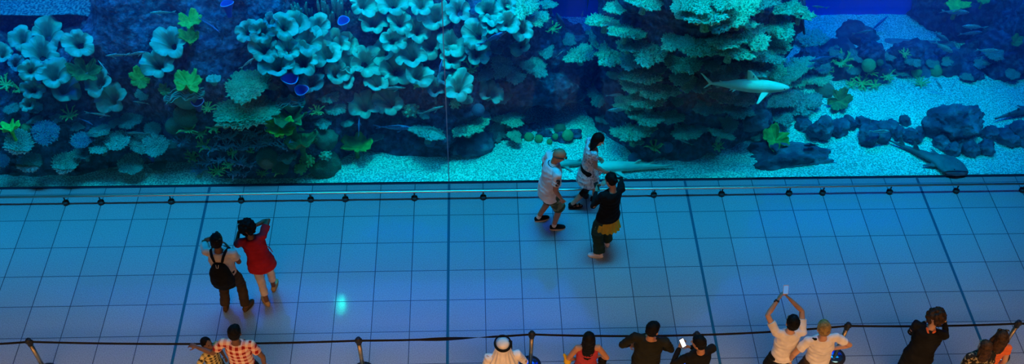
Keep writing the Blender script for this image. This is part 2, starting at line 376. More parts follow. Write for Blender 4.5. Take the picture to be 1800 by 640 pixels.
# reef tower
TX, TY = 4.42, 2.62
def tower(u, t):
    R = np.interp(t, [0, .3, 1.0, 2.0, 3.2, 5, 6.5], [2.05, 2.0, 1.68, 1.75, 1.88, 1.75, 1.65])
    R = R*(1+.05*np.sin(3*u+1))
    x = TX+R*np.cos(u)*1.06; y = TY+R*np.sin(u)
    return np.stack([x, y, t-.15], 1)
def tdisp(P, nu, nv):
    G = P.reshape(nv, nu, 3); N = G-np.array([TX, TY, 0]); N[..., 2] = 0; N /= np.linalg.norm(N, axis=2, keepdims=True); N = N.reshape(-1, 3)
    d = .24*fbm(P*1.1, 3, 23)+.10*np.abs(fbm(P*2.8, 3, 28))+.05*fbm(P*6, 3, 21)-.1
    Q = P+N*d[:, None]; Q[:, 1] = np.maximum(Q[:, 1], .32); return Q
tw = bvh(surf('reef_tower_rock', tower, 0, 2*math.pi, 0, 6.5, .055, M_rock, tdisp, flip=False))

def rockmesh(name, r, seed, m, sub=4, amp=.28, freq=1.8, flat=.0):
    bm = bmesh.new(); bmesh.ops.create_icosphere(bm, subdivisions=sub, radius=1)
    P = np.array([v.co[:] for v in bm.verts]); N = P.copy()
    d = amp*fbm(P*freq+seed*3.1, 3, seed)+amp*.45*np.abs(fbm(P*freq*3+seed, 3, seed+4))+amp*.14*fbm(P*freq*9, 2, seed+9)
    # chiselled facets
    rng = np.random.RandomState(seed)
    for q in range(9):
        n = rng.normal(size=3); n /= np.linalg.norm(n); h = .72+.2*rng.rand(); s = P@n-h; P = P-n*np.maximum(s, 0)[:, None]*.75
    P = (P+N*d[:, None])*np.array(r)
    for v, p in zip(bm.verts, P): v.co = p
    me = bpy.data.meshes.new(name); bm.to_mesh(me); bm.free(); return me
def rock(name, px, py, r, seed, m=M_rock2, z=0, y=None, rz=0, tilt=0, sub=4, label=None, cat='rock', group=None, kind=None, amp=.28, col=True):
    """rock whose centre shows at the pixel, standing on the bed (z: height of its centre over the bed)"""
    p = at_y(px, py, y) if y is not None else at_z(px, py, z)
    o = link(name, rockmesh(name, r, seed, m, sub, amp), m); o.location = p; o.rotation_euler = (tilt, 0, rz)
    tag(o, label, cat if label else None, group, kind)
    if col: bvh(o)
    return o
rock('reef_overhang_rock', 935, 118, (1.12, .8, .8), 31, M_rock, y=2.2, sub=5, kind='structure')
rock('reef_overhang_rock', 880, 40, (.9, .9, 1.1), 32, M_rock, y=2.4, sub=5, kind='structure')
rock('reef_back_rock', 985, 105, (.80, .55, .75), 33, M_rock, y=3.7, sub=5, kind='structure')
rock('reef_back_rock', 1075, 150, (.5, .6, .9), 39, M_rock, y=2.9, sub=5, kind='structure')
for px, py, r, sd, y, rz in ((1470, 120, (.55, .5, .55), 41, 3.2, 0), (1535, 135, (.55, .45, .45), 42, 2.95, .4), (1600, 122, (.6, .5, .5), 43, 3.3, .1), (1655, 125, (.42, .4, .5), 44, 3.2, .8),
        (1500, 80, (.5, .4, .45), 45, 4.1, 0), (1560, 70, (.6, .4, .35), 46, 4.4, .3)):
    rock('rubble_ridge_rock', px, py, r, sd, M_rock2, y=y, rz=rz, kind='structure')
for n, (px, py) in enumerate([(1440, 135), (1462, 100), (1488, 142), (1512, 108), (1530, 95), (1558, 112), (1572, 142), (1592, 100), (1618, 140), (1632, 105), (1660, 100), (1676, 138), (1425, 108), (1690, 118)]):
    q = .20+.09*((n*7) % 5)/4; rock('rubble_ridge_rock', px, py, (q*1.2, q, q), 140+n, M_rock, y=3.0+.35*((n*3) % 4)/3, rz=n*1.3, kind='structure')
for px, py, r, sd, y in ((1760, 110, (.9, .6, .7), 51, 3.3), (1700, 140, (.45, .4, .35), 52, 3.0), (1700, 20, (1.3, .8, 1.2), 53, 4.6), (1800, 40, (1.0, .9, 1.4), 54, 4.0), (1640, 30, (.5, .5, 1.0), 55, 4.7)):
    rock('reef_end_rock', px, py, r, sd, M_rock, y=y, sub=5, kind='structure')
# loose boulders on the gravel: things
rock('boulder', 1388, 287, (.95, .36, .36), 61, M_rock2, y=.66, rz=-.03, sub=5, label='long low dark boulder lying against the glass to the right of the reef tower')
rock('boulder', 1678, 218, (.50, .38, .36), 62, M_rock2, .2, rz=.1, sub=5, label='big rounded boulder with a pale top on the gravel behind the resting guitarfish')
rock('boulder', 1330, 213, (.24, .18, .18), 63, M_rock2, y=.95, rz=.3, label='small pale blue boulder lodged at the foot of the reef tower')
rock('boulder', 400, 32, (.30, .24, .34), 64, noisy('pale_blue_rock', (.06, .16, .34), (.2, .4, .6), 5, .9, .6, 14, .04), y=2.0, rz=.2, label='pale blue boulder with a sponge on top high in the dark reef cave')
rock('boulder', 1443, 226, (.22, .2, .24), 65, M_rock2, .2, label='upright dark block at the left end of the stone row on the gravel')
rock('boulder', 832, 250, (.42, .3, .22), 66, M_rock2, .12, rz=.5, label='sloping pale-topped boulder below the big green table coral beside the glass seam')
rock('boulder', 932, 314, (.24, .09, .09), 67, M_rock2, y=.40, label='flat dark stone at the glass behind the man in the white polo')
SM = [(1412, 222, .13), (1475, 225, .17), (1492, 216, .13), (1515, 215, .12), (1527, 240, .19), (1547, 232, .2), (1562, 222, .14), (1580, 236, .13), (1590, 214, .1), (1602, 240, .15), (1618, 232, .1)]
for n, (px, py, r) in enumerate(SM):
    rock('reef_stone', px, py, (r*1.15, r, r*(1.5 if n == 8 else 1.0)), 70+n, M_rock2, r*.55, sub=4, label='dark reef stone, number %s from the left in the long stone row' % 'one two three four five six seven eight nine ten eleven'.split()[n], cat='stone', group='stone row on the gravel left of the big boulder', rz=n)
SM2 = [(1655, 250, .15), (1675, 262, .14), (1690, 246, .17), (1708, 262, .16), (1732, 260, .15)]
for n, (px, py, r) in enumerate(SM2):
    rock('rubble_stone', px, py, (r*1.1, r, r), 90+n, M_rock2, r*.5, sub=4, label='knobbly stone, %s from the left in front of the big rounded boulder' % ['first', 'second', 'third', 'fourth', 'fifth'][n], cat='stone', group='stone heap in front of the big boulder')
SM3 = [(1743, 235, .16), (1770, 240, .2), (1797, 235, .24)]
for n, (px, py, r) in enumerate(SM3):
    rock('edge_stone', px, py, (r*1.2, r, r*.8), 100+n, M_rock2, r*.4, sub=4, label='dark stone, %s of three at the tank\'s right end' % ['nearest to the boulder', 'middle one', 'outermost'][n], cat='stone', group='three stones at the right end of the tank')
SM4 = [(905, 240, .16), (922, 232, .13), (942, 228, .13), (958, 240, .14), (985, 244, .15), (1008, 238, .13), (915, 226, .12)]
for n, (px, py, r) in enumerate(SM4):
    rock('ridge_stone', px, py, (r*1.2, r, r*.8), 110+n, M_rock, r*.4, sub=4, label='low dark stone among the small brain corals in the gravel gap between the reefs', cat='stone', group='stones of the ridge across the gravel gap')
# pipe behind the ridge
p0 = at_y(1560, 78, 3.9); p1 = at_y(1668, 84, 3.7)
b = MB(); d = p1-p0; b.limb([p0-p0, d], [.13, .13], 20); o = b.build('sunken_log', noisy('sunken_log', (.05, .12, .2), (.14, .28, .38), 4, .9, .3)); o.location = p0
tag(o, 'pale round log lying across the top of the rubble ridge', 'log')
# ------------------------------------------------------------------ corals
def hit(px, py):
    d = ray(px, py); best = None; bn = None
    for t in TREES:
        h = t.ray_cast(CAM, d, 40)
        if h[0] is not None and (best is None or h[3] < best[3]): best = h
    if best is None: return at_y(px, py, 4.0), V((0, -1, 0)), d
    n = best[1]
    if n.dot(d) > 0: n = -n
    return best[0], n, d
NUM = ['', 'first', 'second', 'third', 'fourth', 'fifth', 'sixth', 'seventh', 'eighth', 'ninth', 'tenth', 'eleventh', 'twelfth']
def aim(o, px, py, w, ratio, off, spin=0, size=1.0, d=None, side=0, zsc=1.0):
    """stand a coral on the rock met at the pixel: w its width there in pixels, ratio how round it looks, off its distance off the rock"""
    p, n, dr = hit(px, py); c = p-dr*off
    dist = (c-CAM).dot(_f); D = w*dist/FOC
    view = -dr; ang = math.acos(max(.05, min(1, ratio)))
    right = view.cross(V((0, 0, 1))).normalized(); 
    ax = Quaternion(right, -ang) @ view
    if ax.z < (Quaternion(right, ang) @ view).z: ax = Quaternion(right, ang) @ view
    ax = (ax+right*side).normalized()
    q = V((0, 0, 1)).rotation_difference(ax)
    o.rotation_euler = (q @ Quaternion((0, 0, 1), spin)).to_euler(); o.location = c
    s = D/size; o.scale = (s, s, s*zsc); return o

def polar(name, R, Z, nt, nr, th, m, stalk=(.07, .5), edge=.03, r0=.02):
    """plate or cup: radius R(theta), height Z(theta, s); top and underside plus a stalk, diameter about 1"""
    rng = np.linspace(r0, 1, nr); t = np.linspace(0, 2*math.pi, nt, endpoint=False)
    Rt = R(t); vs = []; fs = []
    for i, s in enumerate(rng):
        z = Z(t, s)
        vs += list(np.stack([Rt*s*np.cos(t), Rt*s*np.sin(t), z], 1))
    top = len(vs)
    for i, s in enumerate(rng[::-1]):
        z = Z(t, s)-edge*(1 if s < 1 else .7)-.03*(1-s)
        sc = .985 if s == 1 else 1
        vs += list(np.stack([Rt*s*sc*np.cos(t), Rt*s*sc*np.sin(t), z], 1))
    for i in range(2*nr-1):
        for j in range(nt):
            a = i*nt+j; b_ = i*nt+(j+1) % nt; fs.append((a, a+nt, b_+nt, b_)[::-1])
    fs.append(tuple(range(nt))[::-1][::-1]); 
    mb = MB(); mb.add(vs, fs)
    zc = float(np.mean(Z(t, .1)))
    mb.loft([((0, 0, zc-edge), (stalk[0]*1.6, 0, 0), (0, stalk[0]*1.6, 0)), ((0, 0, zc-.5*stalk[1]), (stalk[0], 0, 0), (0, stalk[0], 0)), ((0, 0, zc-stalk[1]), (stalk[0]*1.3, 0, 0), (0, stalk[0]*1.3, 0))][::-1], 10)
    return mb
def cup_mesh(seed, m):
    g = np.random.RandomState(seed); k = g.choice([4, 5, 6]); ph = g.rand()*6.28; ph2 = g.rand()*6.28; rfl = g.choice([9, 11, 13]); am = .05+.04*g.rand()
    fold = g.rand()*6.28; fa = .2+.3*g.rand(); depth = .42+.12*g.rand(); n2 = g.rand(4)*6.28
    def R(t): return .5*(.74+.26*np.abs(np.sin(k*t/2+ph+.5*np.sin(t+n2[0])))**.4)*(1+.09*np.sin(2*t+ph2)+.015*np.sin(rfl*t+n2[1]))
    def Z(t, s):
        f = .85*(1-np.exp(-(s/.30)**1.6))-.72+.10*s
        droop = -.30*np.maximum(s-.65, 0)**1.3*(1+.8*np.sin(2*t+n2[2]))
        ruf = am*s**2.5*(np.sin(k*t+2*ph+1.0)*1.1+.18*np.sin(rfl*t+n2[1]))
        lift = fa*np.maximum(0, np.cos(t-fold))**3*np.maximum(s-.5, 0)*1.2
        ridge = .006*np.sin(34*t+3*s)*s+.05*np.tanh(5*np.sin(k*t/2+ph+.5*np.sin(t+n2[0])+.35))*np.clip(s*1.6-.5, 0, 1)
        return f+droop+ruf+lift+ridge
    me = polar('cup', R, Z, 132, 18, 0, m, (.05, .7), .013).mesh('cup_coral'); me.materials.append(m); me.shade_smooth(); return me
def table_mesh(seed, m, ragged=.16, nub=260, tips=None, dome=.05, stalk=(.07, .4), round_=False):
    g = np.random.RandomState(seed); a, b2, c_ = g.rand(3)*6.28
    tt = np.linspace(0, 2*math.pi, 400)
    def R(t):
        base = 1+ragged*(.9*np.sin(2*t+a)+.7*np.sin(3*t+b2)+.5*np.sin(5*t+c_)+.45*np.sin(8*t+a*2)) if not round_ else 1+.05*np.sin(3*t+a)+.04*np.sin(7*t+b2)
        fine = (.06 if not round_ else .045)*np.sign(np.sin(23*t+a))*np.abs(np.sin(23*t+a))**.5+(.035 if not round_ else .02)*np.sin(41*t+b2)
        return .5*(base+fine)/(1+ragged*.6)
    def Z(t, s): return dome*(1-s*s)+.02*np.sin(5*t+c_)*s*s+.012*np.sin(9*s*6+t*3)
    mb = polar('table', R, Z, 132, 9, 0, m, stalk, .035)
    for q in range(nub):
        th = g.rand()*6.28; s = math.sqrt(g.rand())*(.97); r = float(R(np.array([th]))[0])*s
        x, y = r*math.cos(th), r*math.sin(th); z = float(Z(th, s)); h = .03+.035*g.rand(); w = .011+.007*g.rand()
        lean = V((math.cos(th), math.sin(th), 0))*h*.8*s
        p = V((x, y, z-.01)); q0 = g.rand()*3
        ring = [p+V((w*math.cos(q0+k*1.57), w*math.sin(q0+k*1.57), 0)) for k in range(4)]; ring2 = [v+lean*.7+V((0, 0, h*.7)) for v in ring]; tip = p+lean+V((0, 0, h))
        mb.add(ring+ring2+[tip], [(0, 1, 5, 4), (1, 2, 6, 5), (2, 3, 7, 6), (3, 0, 4, 7), (4, 5, 8), (5, 6, 8), (6, 7, 8), (7, 4, 8)], 1 if tips and g.rand() < .75 else 0)
    me = mb.mesh('table_coral'); me.materials.append(m)
    if tips: me.materials.append(tips)
    me.shade_smooth(); return me
def leaf_mesh(seed, m, lobes=6, arc=5.2):
    g = np.random.RandomState(seed); a = g.rand()*6.28
    def R(t):
        u = (t % (2*math.pi)); e = np.clip((math.pi*2-u)/.5, 0, 1)*np.clip(u/.5, 0, 1)
        lob = np.abs(np.sin(lobes*t/2+.3*np.sin(t+a)))**.32
        return .5*(.50+.50*lob*(.8+.2*np.sin(2*t+a)))*(.45+.55*e)*(1+.04*np.sin(19*t+a))
    def Z(t, s): return .10*s*s*np.sin(lobes*t+a)+.22*s**1.5-.1+.008*np.sin(40*t)*s
    me = polar('leaf', R, Z, 130, 10, 0, m, (.06, .6), .03).mesh('leaf_coral'); me.materials.append(m); me.shade_smooth(); return me
def lettuce_mesh(seed, m):
    g = np.random.RandomState(seed); mb = MB()
    for q in range(7):
        yy = -.28+.09*q; w = .5*math.sqrt(max(.1, 1-(yy*1.7)**2)); n = 40; vs = []; fs = []
        ph = g.rand()*6
        for side in (0, 1):
            for r in range(5):
                for i in range(n):
                    u = i/(n-1)*2-1; s = r/4; amp = .05*s
                    vs.append((w*u, yy*.8-.11*s+amp*math.sin(9*u+ph)+.03*math.sin(17*u+ph)*s-side*.018, .02+.22*s*(.8+.2*math.sin(5*u+ph))*math.sqrt(max(0, 1-u*u*.8))-side*.008))
        for r in range(4):
            for i in range(n-1):
                k = r*n+i; fs.append((k, k+1, k+n+1, k+n)); k2 = k+5*n; fs.append((k2+n, k2+n+1, k2+1, k2))
        for i in range(n-1): k = 4*n+i; fs.append((k, k+1, k+1+5*n, k+5*n))
        mb.add(vs, fs)
    mb.loft([((0, 0, -.4), (.15, 0, 0), (0, .12, 0)), ((0, 0, 0), (.38, 0, 0), (0, .26, 0)), ((0, 0, .06), (.3, 0, 0), (0, .2, 0))], 16)
    me = mb.mesh('lettuce_coral'); me.materials.append(m); me.shade_smooth(); return me
def branch_mesh(seed, m, n=9, thick=.045, spread=1.0, up=.6):
    g = np.random.RandomState(seed); mb = MB()
    mb.ell((0, 0, -.05), (.14, .14, .12))
    for q in range(n):
        th = q*2.4+g.rand()*.6; el = up*(.3+.9*g.rand()); d = V((math.cos(th)*spread, math.sin(th)*spread, el)).normalized(); L = .34+.16*g.rand()
        p1 = d*L*.5+V((g.normal()*.03, g.normal()*.03, 0)); p2 = d*L+V((0, 0, .05))
        mb.limb([(0, 0, 0), p1, p2], [thick*1.2, thick, thick*.7], 7)
        for s in (0, 1, 2):
            e = (d+V(g.normal(size=3))*.7).normalized(); st = p1.lerp(p2, .2+.35*s); mb.limb([st, st+e*(.10+.06*g.rand())], [thick*.75, thick*.55], 6)
    me = mb.mesh('branch_coral'); me.materials.append(m); me.shade_smooth(); return me
def ball_mesh(seed, m, rough=.03, knobs=0):
    g = np.random.RandomState(seed)
    if knobs:
        mb = MB(); mb.ell((0, 0, 0), (.36, .36, .3))
        for q in range(knobs):
            i = q+.5; ph = math.acos(1-1.5*i/knobs); th = 2.4*q*1.0+g.rand()*.4; r = .40+.04*g.rand()
            mb.ell((r*math.sin(ph)*math.cos(th), r*math.sin(ph)*math.sin(th), r*.85*math.cos(ph)), (.085, .085, .085), None, 8, 6)
        me = mb.mesh('knob_coral')
    else:
        bm = bmesh.new(); bmesh.ops.create_icosphere(bm, subdivisions=4, radius=.5); P = np.array([v.co[:] for v in bm.verts]); N = P/.5
        P = P+N*(rough*fbm(P*5+seed, 3, seed)+rough*.6*np.abs(np.sin(12*fbm(P*3+seed, 2, seed+3))))[:, None]; P[:, 2] *= .88
        for v, p in zip(bm.verts, P): v.co = p
        me = bpy.data.meshes.new('brain_coral'); bm.to_mesh(me); bm.free()
    me.materials.append(m); me.shade_smooth(); return me
def sponge_mesh(seed):
    mb = MB(); pr = [(.16, -.8), (.22, -.4), (.36, .0), (.46, .22), (.5, .30), (.47, .33), (.40, .26), (.30, -.05), (.15, -.35), (.02, -.4)]; n = 32; vs = []; fs = []; 
    for r, z in pr:
        for j in range(n):
            t = 2*math.pi*j/n; k = 1+.08*math.sin(3*t+seed); vs.append((r*k*math.cos(t), r*k*.85*math.sin(t), z))
    for i in range(len(pr)-1):
        for j in range(n):
            a = i*n+j; b_ = i*n+(j+1) % n; fs.append((a, b_, b_+n, a+n))
    mb.add(vs, fs); mb.mi = [1 if (i//n) in (4, 3) and (i//n) == 4 else 0 for i in range(len(fs))]
    me = mb.mesh('tube_sponge'); me.materials.append(M_purp); me.materials.append(M_rim); me.shade_smooth(); return me

def put(name, me, px, py, w, ratio=.8, off=.15, label=None, cat='coral', group=None, spin=None, side=0, zsc=1, size=1.0):
    o = bpy.data.objects.new(name, me); C.objects.link(o)
    aim(o, px, py, w, ratio, off, random.Random(px*7+py).random()*6.28 if spin is None else spin, size, side=side, zsc=zsc)
    return tag(o, label, cat, group)

def series(items, maker):
    """items of one cluster; ordinal names run from left to right"""
    order = sorted(range(len(items)), key=lambda i: items[i][0])
    for rank, i in enumerate(order): maker(items[i], rank+1, len(items))

CUPS = [cup_mesh(200+i, M_cup) for i in range(9)]; CUPD = [cup_mesh(230+i, M_cupd) for i in range(4)]
clusters = [
 ('in the far left upper clump', 0, [(38, 70, 45), (84, 62, 56), (73, 96, 58), (138, 78, 52), (6, 95, 34), (28, 112, 30)]),
 ('in the far left lower clump', 0, [(54, 124, 40), (95, 132, 56), (112, 155, 58), (58, 158, 38), (50, 184, 27)]),
 ('of the pair beside the dark green leaf coral', 0, [(174, 147, 50), (197, 175, 54)]),
 ('of the pair left of the dark cave', 0, [(300, 77, 60), (278, 114, 54)]),
 ('in the top row right of the cave', 0, [(436, 56, 42), (462, 56, 46), (475, 38, 26), (500, 48, 48), (521, 42, 46), (560, 46, 42), (592, 76, 46)]),
 ('in the lower rows right of the cave', 0, [(466, 88, 52), (506, 88, 42), (540, 74, 56), (487, 116, 58), (533, 108, 56), (575, 97, 52), (547, 146, 44), (592, 130, 42)]),
 ('along the top, left of the glass seam', 0, [(640, 8, 52), (690, 6, 56), (740, 8, 46), (657, 40, 50), (703, 40, 44), (735, 53, 50), (765, 30, 56)]),
 ('in the dense middle clump left of the seam', 0, [(608, 78, 42), (645, 110, 60), (612, 113, 38), (692, 72, 46), (675, 92, 46), (722, 98, 56), (697, 125, 56), (735, 133, 48), (608, 141, 32), (757, 80, 50)]),
 ('in the upper clump at the seam', 0, [(806, 20, 46), (860, 22, 50), (890, 12, 38), (794, 78, 52), (838, 62, 54), (840, 92, 50), (795, 103, 44), (893, 42, 40), (863, 44, 34), (916, 52, 44), (914, 80, 38)]),
 ('in the lowest scattered row by the seam', 0, [(662, 147, 40), (684, 180, 52), (641, 187, 54), (806, 153, 54), (862, 165, 46)]),
]
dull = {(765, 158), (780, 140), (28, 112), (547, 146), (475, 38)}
ci = 0
def lean(px): return random.Random(px*3).uniform(-.25, .25)
for place, _, its in clusters:
    def mk(it, k, n):
        global ci
        px, py, w = it; ci += 1; dl = (px, py) in dull
        me = CUPD[ci % 4] if dl else CUPS[ci % 9]
        put('cup_coral', me, px, py, w*1.06, random.Random(px+py).uniform(.91, .995), .22+.1*random.Random(px).random(),
            '%s cup coral, %s from the left %s' % ('dull blue' if dl else 'turquoise', NUM[k], place), group='ruffled cup corals on the left reef', side=lean(px+py))
    series(its, mk)
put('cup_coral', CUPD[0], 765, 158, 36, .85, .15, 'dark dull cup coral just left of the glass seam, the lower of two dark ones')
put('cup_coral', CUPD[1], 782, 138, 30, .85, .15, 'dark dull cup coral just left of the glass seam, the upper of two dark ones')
LET = [lettuce_mesh(i, M_cup) for i in range(2)]
put('lettuce_coral', LET[0], 325, 168, 72, .6, .12, 'pale folded lettuce coral under the green leaf coral at the cave', spin=.2)
put('lettuce_coral', LET[1], 511, 180, 52, .7, .15, 'pale folded lettuce coral right of the big table corals', spin=.1)
put('lettuce_coral', LET[0], 504, 276, 36, .7, .12, 'small silvery fan of folded coral beside the dark round brain coral', spin=.2)

TAB = [table_mesh(300+i, M_tab) for i in range(7)]; TABD = [table_mesh(320+i, M_tabd) for i in range(5)]
TABT = [table_mesh(340+i, M_tab, tips=M_tip, nub=320) for i in range(3)]
tabs = [
 ('on the tower\'s upper left flank', [(1100, 55, 54, .42, 0), (1047, 78, 84, .55, 0), (1075, 96, 54, .6, 0), (1103, 80, 38, .5, 0), (1141, 90, 60, .65, 0), (1184, 72, 44, .6, 0), (1110, 106, 42, .6, 1), (1064, 36, 54, .4, 0), (1020, 95, 50, .5, 0)]),
 ('on the tower\'s lower left flank', [(1131, 131, 60, .5, 0), (1112, 148, 44, .5, 0), (1156, 157, 56, .6, 0), (1120, 172, 40, .6, 0), (1140, 176, 52, .45, 0), (1103, 182, 44, .5, 0), (1052, 167, 38, .8, 1), (1194, 110, 46, .7, 0), (1197, 138, 32, .7, 0)]),
 ('along the tower\'s top edge', [(1134, 3, 56, .4, 0), (1084, 12, 36, .6, 0), (1197, 6, 32, .8, 0), (1222, 6, 52, .6, 0), (1275, 3, 44, .6, 0), (1300, 16, 62, .7, 0), (1240, 22, 82, .4, 2), (1340, 4, 46, .5, 1), (1381, 10, 62, .4, 0), (1406, 22, 52, .25, 0)]),
 ('in the upper middle of the tower', [(1259, 38, 54, .5, 1), (1300, 37, 44, .55, 2), (1364, 43, 60, .6, 0), (1325, 63, 52, .75, 2), (1369, 67, 44, .65, 0), (1362, 83, 44, .45, 0), (1225, 83, 50, .65, 0), (1272, 70, 66, .35, 0), (1284, 85, 64, .42, 0), (1206, 75, 28, .8, 2)]),
 ('on the tower just above the shark', [(1344, 97, 52, .5, 1), (1212, 112, 42, .7, 0), (1318, 117, 66, .4, 1), (1360, 122, 44, .55, 0), (1337, 129, 42, .4, 0), (1406, 116, 42, .7, 2), (1425, 66, 52, .55, 2), (1394, 131, 62, .6, 2), (1375, 138, 38, .6, 0), (1438, 137, 40, .6, 2)]),
 ('below and behind the shark', [(1272, 131, 52, .6, 1), (1228, 148, 38, .6, 1), (1210, 146, 30, .8, 0), (1272, 166, 44, .6, 1), (1306, 170, 44, .65, 1), (1384, 172, 40, .7, 1), (1362, 178, 34, .7, 1), (1412, 178, 52, .6, 1), (1245, 188, 42, .6, 1), (1297, 193, 44, .6, 1), (1281, 218, 28, .9, 1)]),
 ('around the foot of the reef tower', [(1137, 205, 58, .4, 0), (1112, 232, 60, .45, 0), (1115, 246, 30, .4, 0), (1182, 206, 32, .7, 0), (1205, 232, 40, .65, 0), (1267, 234, 40, .35, 2), (1372, 205, 38, .7, 1), (1400, 190, 42, .5, 1)]),
 ('on the left reef\'s dim right shoulder', [(940, 116, 40, .8, 1), (937, 30, 44, .7, 0), (918, 12, 48, .7, 0), (905, 132, 32, .8, 1), (882, 112, 40, .95, 1), (960, 8, 30, .5, 0)]),
 ('at the left reef\'s foot by the seam', [(753, 231, 54, .42, 1), (820, 220, 58, .6, 0), (872, 231, 34, .95, 1), (893, 207, 46, .55, 0), (906, 208, 28, .9, 0), (905, 239, 22, .9, 0)]),
]
ti = 0
for place, its in tabs:
    def mk(it, k, n):
        global ti
        px, py, w, ra, kd = it; ti += 1
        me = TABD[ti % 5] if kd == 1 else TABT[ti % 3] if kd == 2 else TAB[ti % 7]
        put('table_coral', me, px, py, w*1.22, ra*1.05, .17+.10*random.Random(px).random(),
            '%s table coral, %s from the left %s' % (('green', 'dusky', 'pale-tipped')[kd], NUM[k], place), group='table corals of the two reefs', side=lean(px+py)*.6)
    series(its, mk)
BIG = table_mesh(351, noisy('olive_table_coral_skin', (.05, .20, .13), (.14, .38, .24), 30, .8, .7, 70, .012), ragged=.10, nub=900)
put('table_coral', BIG, 435, 150, 84, .66, .30, 'upper of the two biggest olive table corals below the reef cave', spin=.5, zsc=.6)
put('table_coral', BIG, 430, 195, 112, .6, .30, 'lower and larger of the two biggest olive table corals', spin=2.2, zsc=.6)
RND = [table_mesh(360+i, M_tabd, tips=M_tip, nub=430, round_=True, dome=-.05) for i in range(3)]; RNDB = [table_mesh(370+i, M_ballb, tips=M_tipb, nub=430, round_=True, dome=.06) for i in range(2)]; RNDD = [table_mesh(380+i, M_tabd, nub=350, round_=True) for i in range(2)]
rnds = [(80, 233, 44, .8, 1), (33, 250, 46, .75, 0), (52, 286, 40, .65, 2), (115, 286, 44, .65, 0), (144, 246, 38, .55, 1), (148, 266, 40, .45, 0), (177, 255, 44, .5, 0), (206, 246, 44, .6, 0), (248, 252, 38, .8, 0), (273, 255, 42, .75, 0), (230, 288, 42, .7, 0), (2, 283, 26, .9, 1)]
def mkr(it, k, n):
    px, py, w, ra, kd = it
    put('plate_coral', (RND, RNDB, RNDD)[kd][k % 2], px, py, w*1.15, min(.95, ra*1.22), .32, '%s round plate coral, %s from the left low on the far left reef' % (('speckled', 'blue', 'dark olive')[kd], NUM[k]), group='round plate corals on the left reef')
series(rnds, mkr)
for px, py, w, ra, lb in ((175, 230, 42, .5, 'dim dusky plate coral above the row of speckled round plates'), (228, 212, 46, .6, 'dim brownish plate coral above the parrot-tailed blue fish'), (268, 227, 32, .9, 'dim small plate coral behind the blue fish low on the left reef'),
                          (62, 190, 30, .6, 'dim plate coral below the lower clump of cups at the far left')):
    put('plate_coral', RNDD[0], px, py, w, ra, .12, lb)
LF = [leaf_mesh(400+i, M_leaf, 5+i % 2) for i in range(3)]; LD = [leaf_mesh(410+i, M_leafd, 6) for i in range(2)]; LY = leaf_mesh(421, M_leafy, 6)
for me, px, py, w, ra, sp, lb in (
 (LF[0], 334, 36, 46, .8, 2.0, 'upper bright green lobed leaf coral beside the dark cave'), (LF[1], 332, 66, 42, .7, 4.1, 'lower bright green lobed leaf coral beside the dark cave'),
 (LF[2], 332, 146, 62, .7, 4.6, 'green lobed leaf coral spreading above the pale lettuce coral'), (LY, 492, 224, 58, .85, 1.2, 'brightest yellow-green lobed leaf coral in the middle of the left reef'),
 (LD[0], 512, 205, 78, .6, .3, 'dark olive leaf coral behind the brightest yellow-green one'), (LD[1], 530, 250, 66, .55, 2.3, 'dark olive leaf coral below the brightest yellow-green one'),
 (LF[0], 626, 256, 60, .75, 4.4, 'green lobed leaf coral on the edge of the gravel at the left reef'), (LD[0], 150, 125, 64, .8, 1.6, 'dark green leaf coral between the two far-left cup clumps'),
 (LF[1], 246, 138, 44, .95, .4, 'muted green fan leaf coral below the cave mouth'), (LD[1], 289, 158, 26, .9, .8, 'small dark leaf coral right of the muted green fan'),
 (LF[2], 1364, 244, 58, .8, 1.0, 'green lobed leaf coral at the right foot of the reef tower'), (LD[0], 1476, 176, 48, .95, 2.6, 'ribbed olive leaf coral right of the shark on the gravel'),
 (LY, 1684, 8, 52, .7, 4.9, 'yellow-green leaf coral above the grey fish at the top right'), (LF[1], 1727, 2, 24, .6, 1.3, 'small green leaf coral at the top edge on the right'), (LD[1], 1787, 72, 26, .9, 3.0, 'small olive leaf coral near the right edge'),
 (LY, 18, 225, 42, .42, .9, 'flat yellow-green leaf coral at the left edge')):
    put('leaf_coral', me, px, py, w, ra, .22, lb, spin=sp)
SP = [sponge_mesh(1), sponge_mesh(2)]
for px, py, w, ra, lb in ((347, 182, 22, .8, 'violet tube sponge under the lettuce coral'), (511, 143, 27, .8, 'larger violet tube sponge in the middle thicket'), (530, 161, 22, .9, 'smaller violet tube sponge touching the larger one'), (400, 12, 22, .5, 'violet sponge on the pale blue boulder in the cave'), (604, 40, 20, .8, 'violet tube sponge among the cup corals near the top edge'), (266, 275, 13, .6, 'tiny tube sponge under the speckled round plates')):
    put('tube_sponge', SP[px % 2], px, py, w*1.15, ra, .42 if 500 < px < 620 else .2, lb, 'sponge')
put('clam', lettuce_mesh(5, M_cup), 375, 141, 26, .6, .12, 'small pale clam with a dark mouth beside the green leaf coral', 'clam')
BL_ = [ball_mesh(1, M_ball), ball_mesh(2, M_ballg), ball_mesh(3, M_ballb), ball_mesh(4, M_ball, .06)]; KN = [ball_mesh(5, M_br, knobs=26), ball_mesh(6, M_tab, knobs=22)]
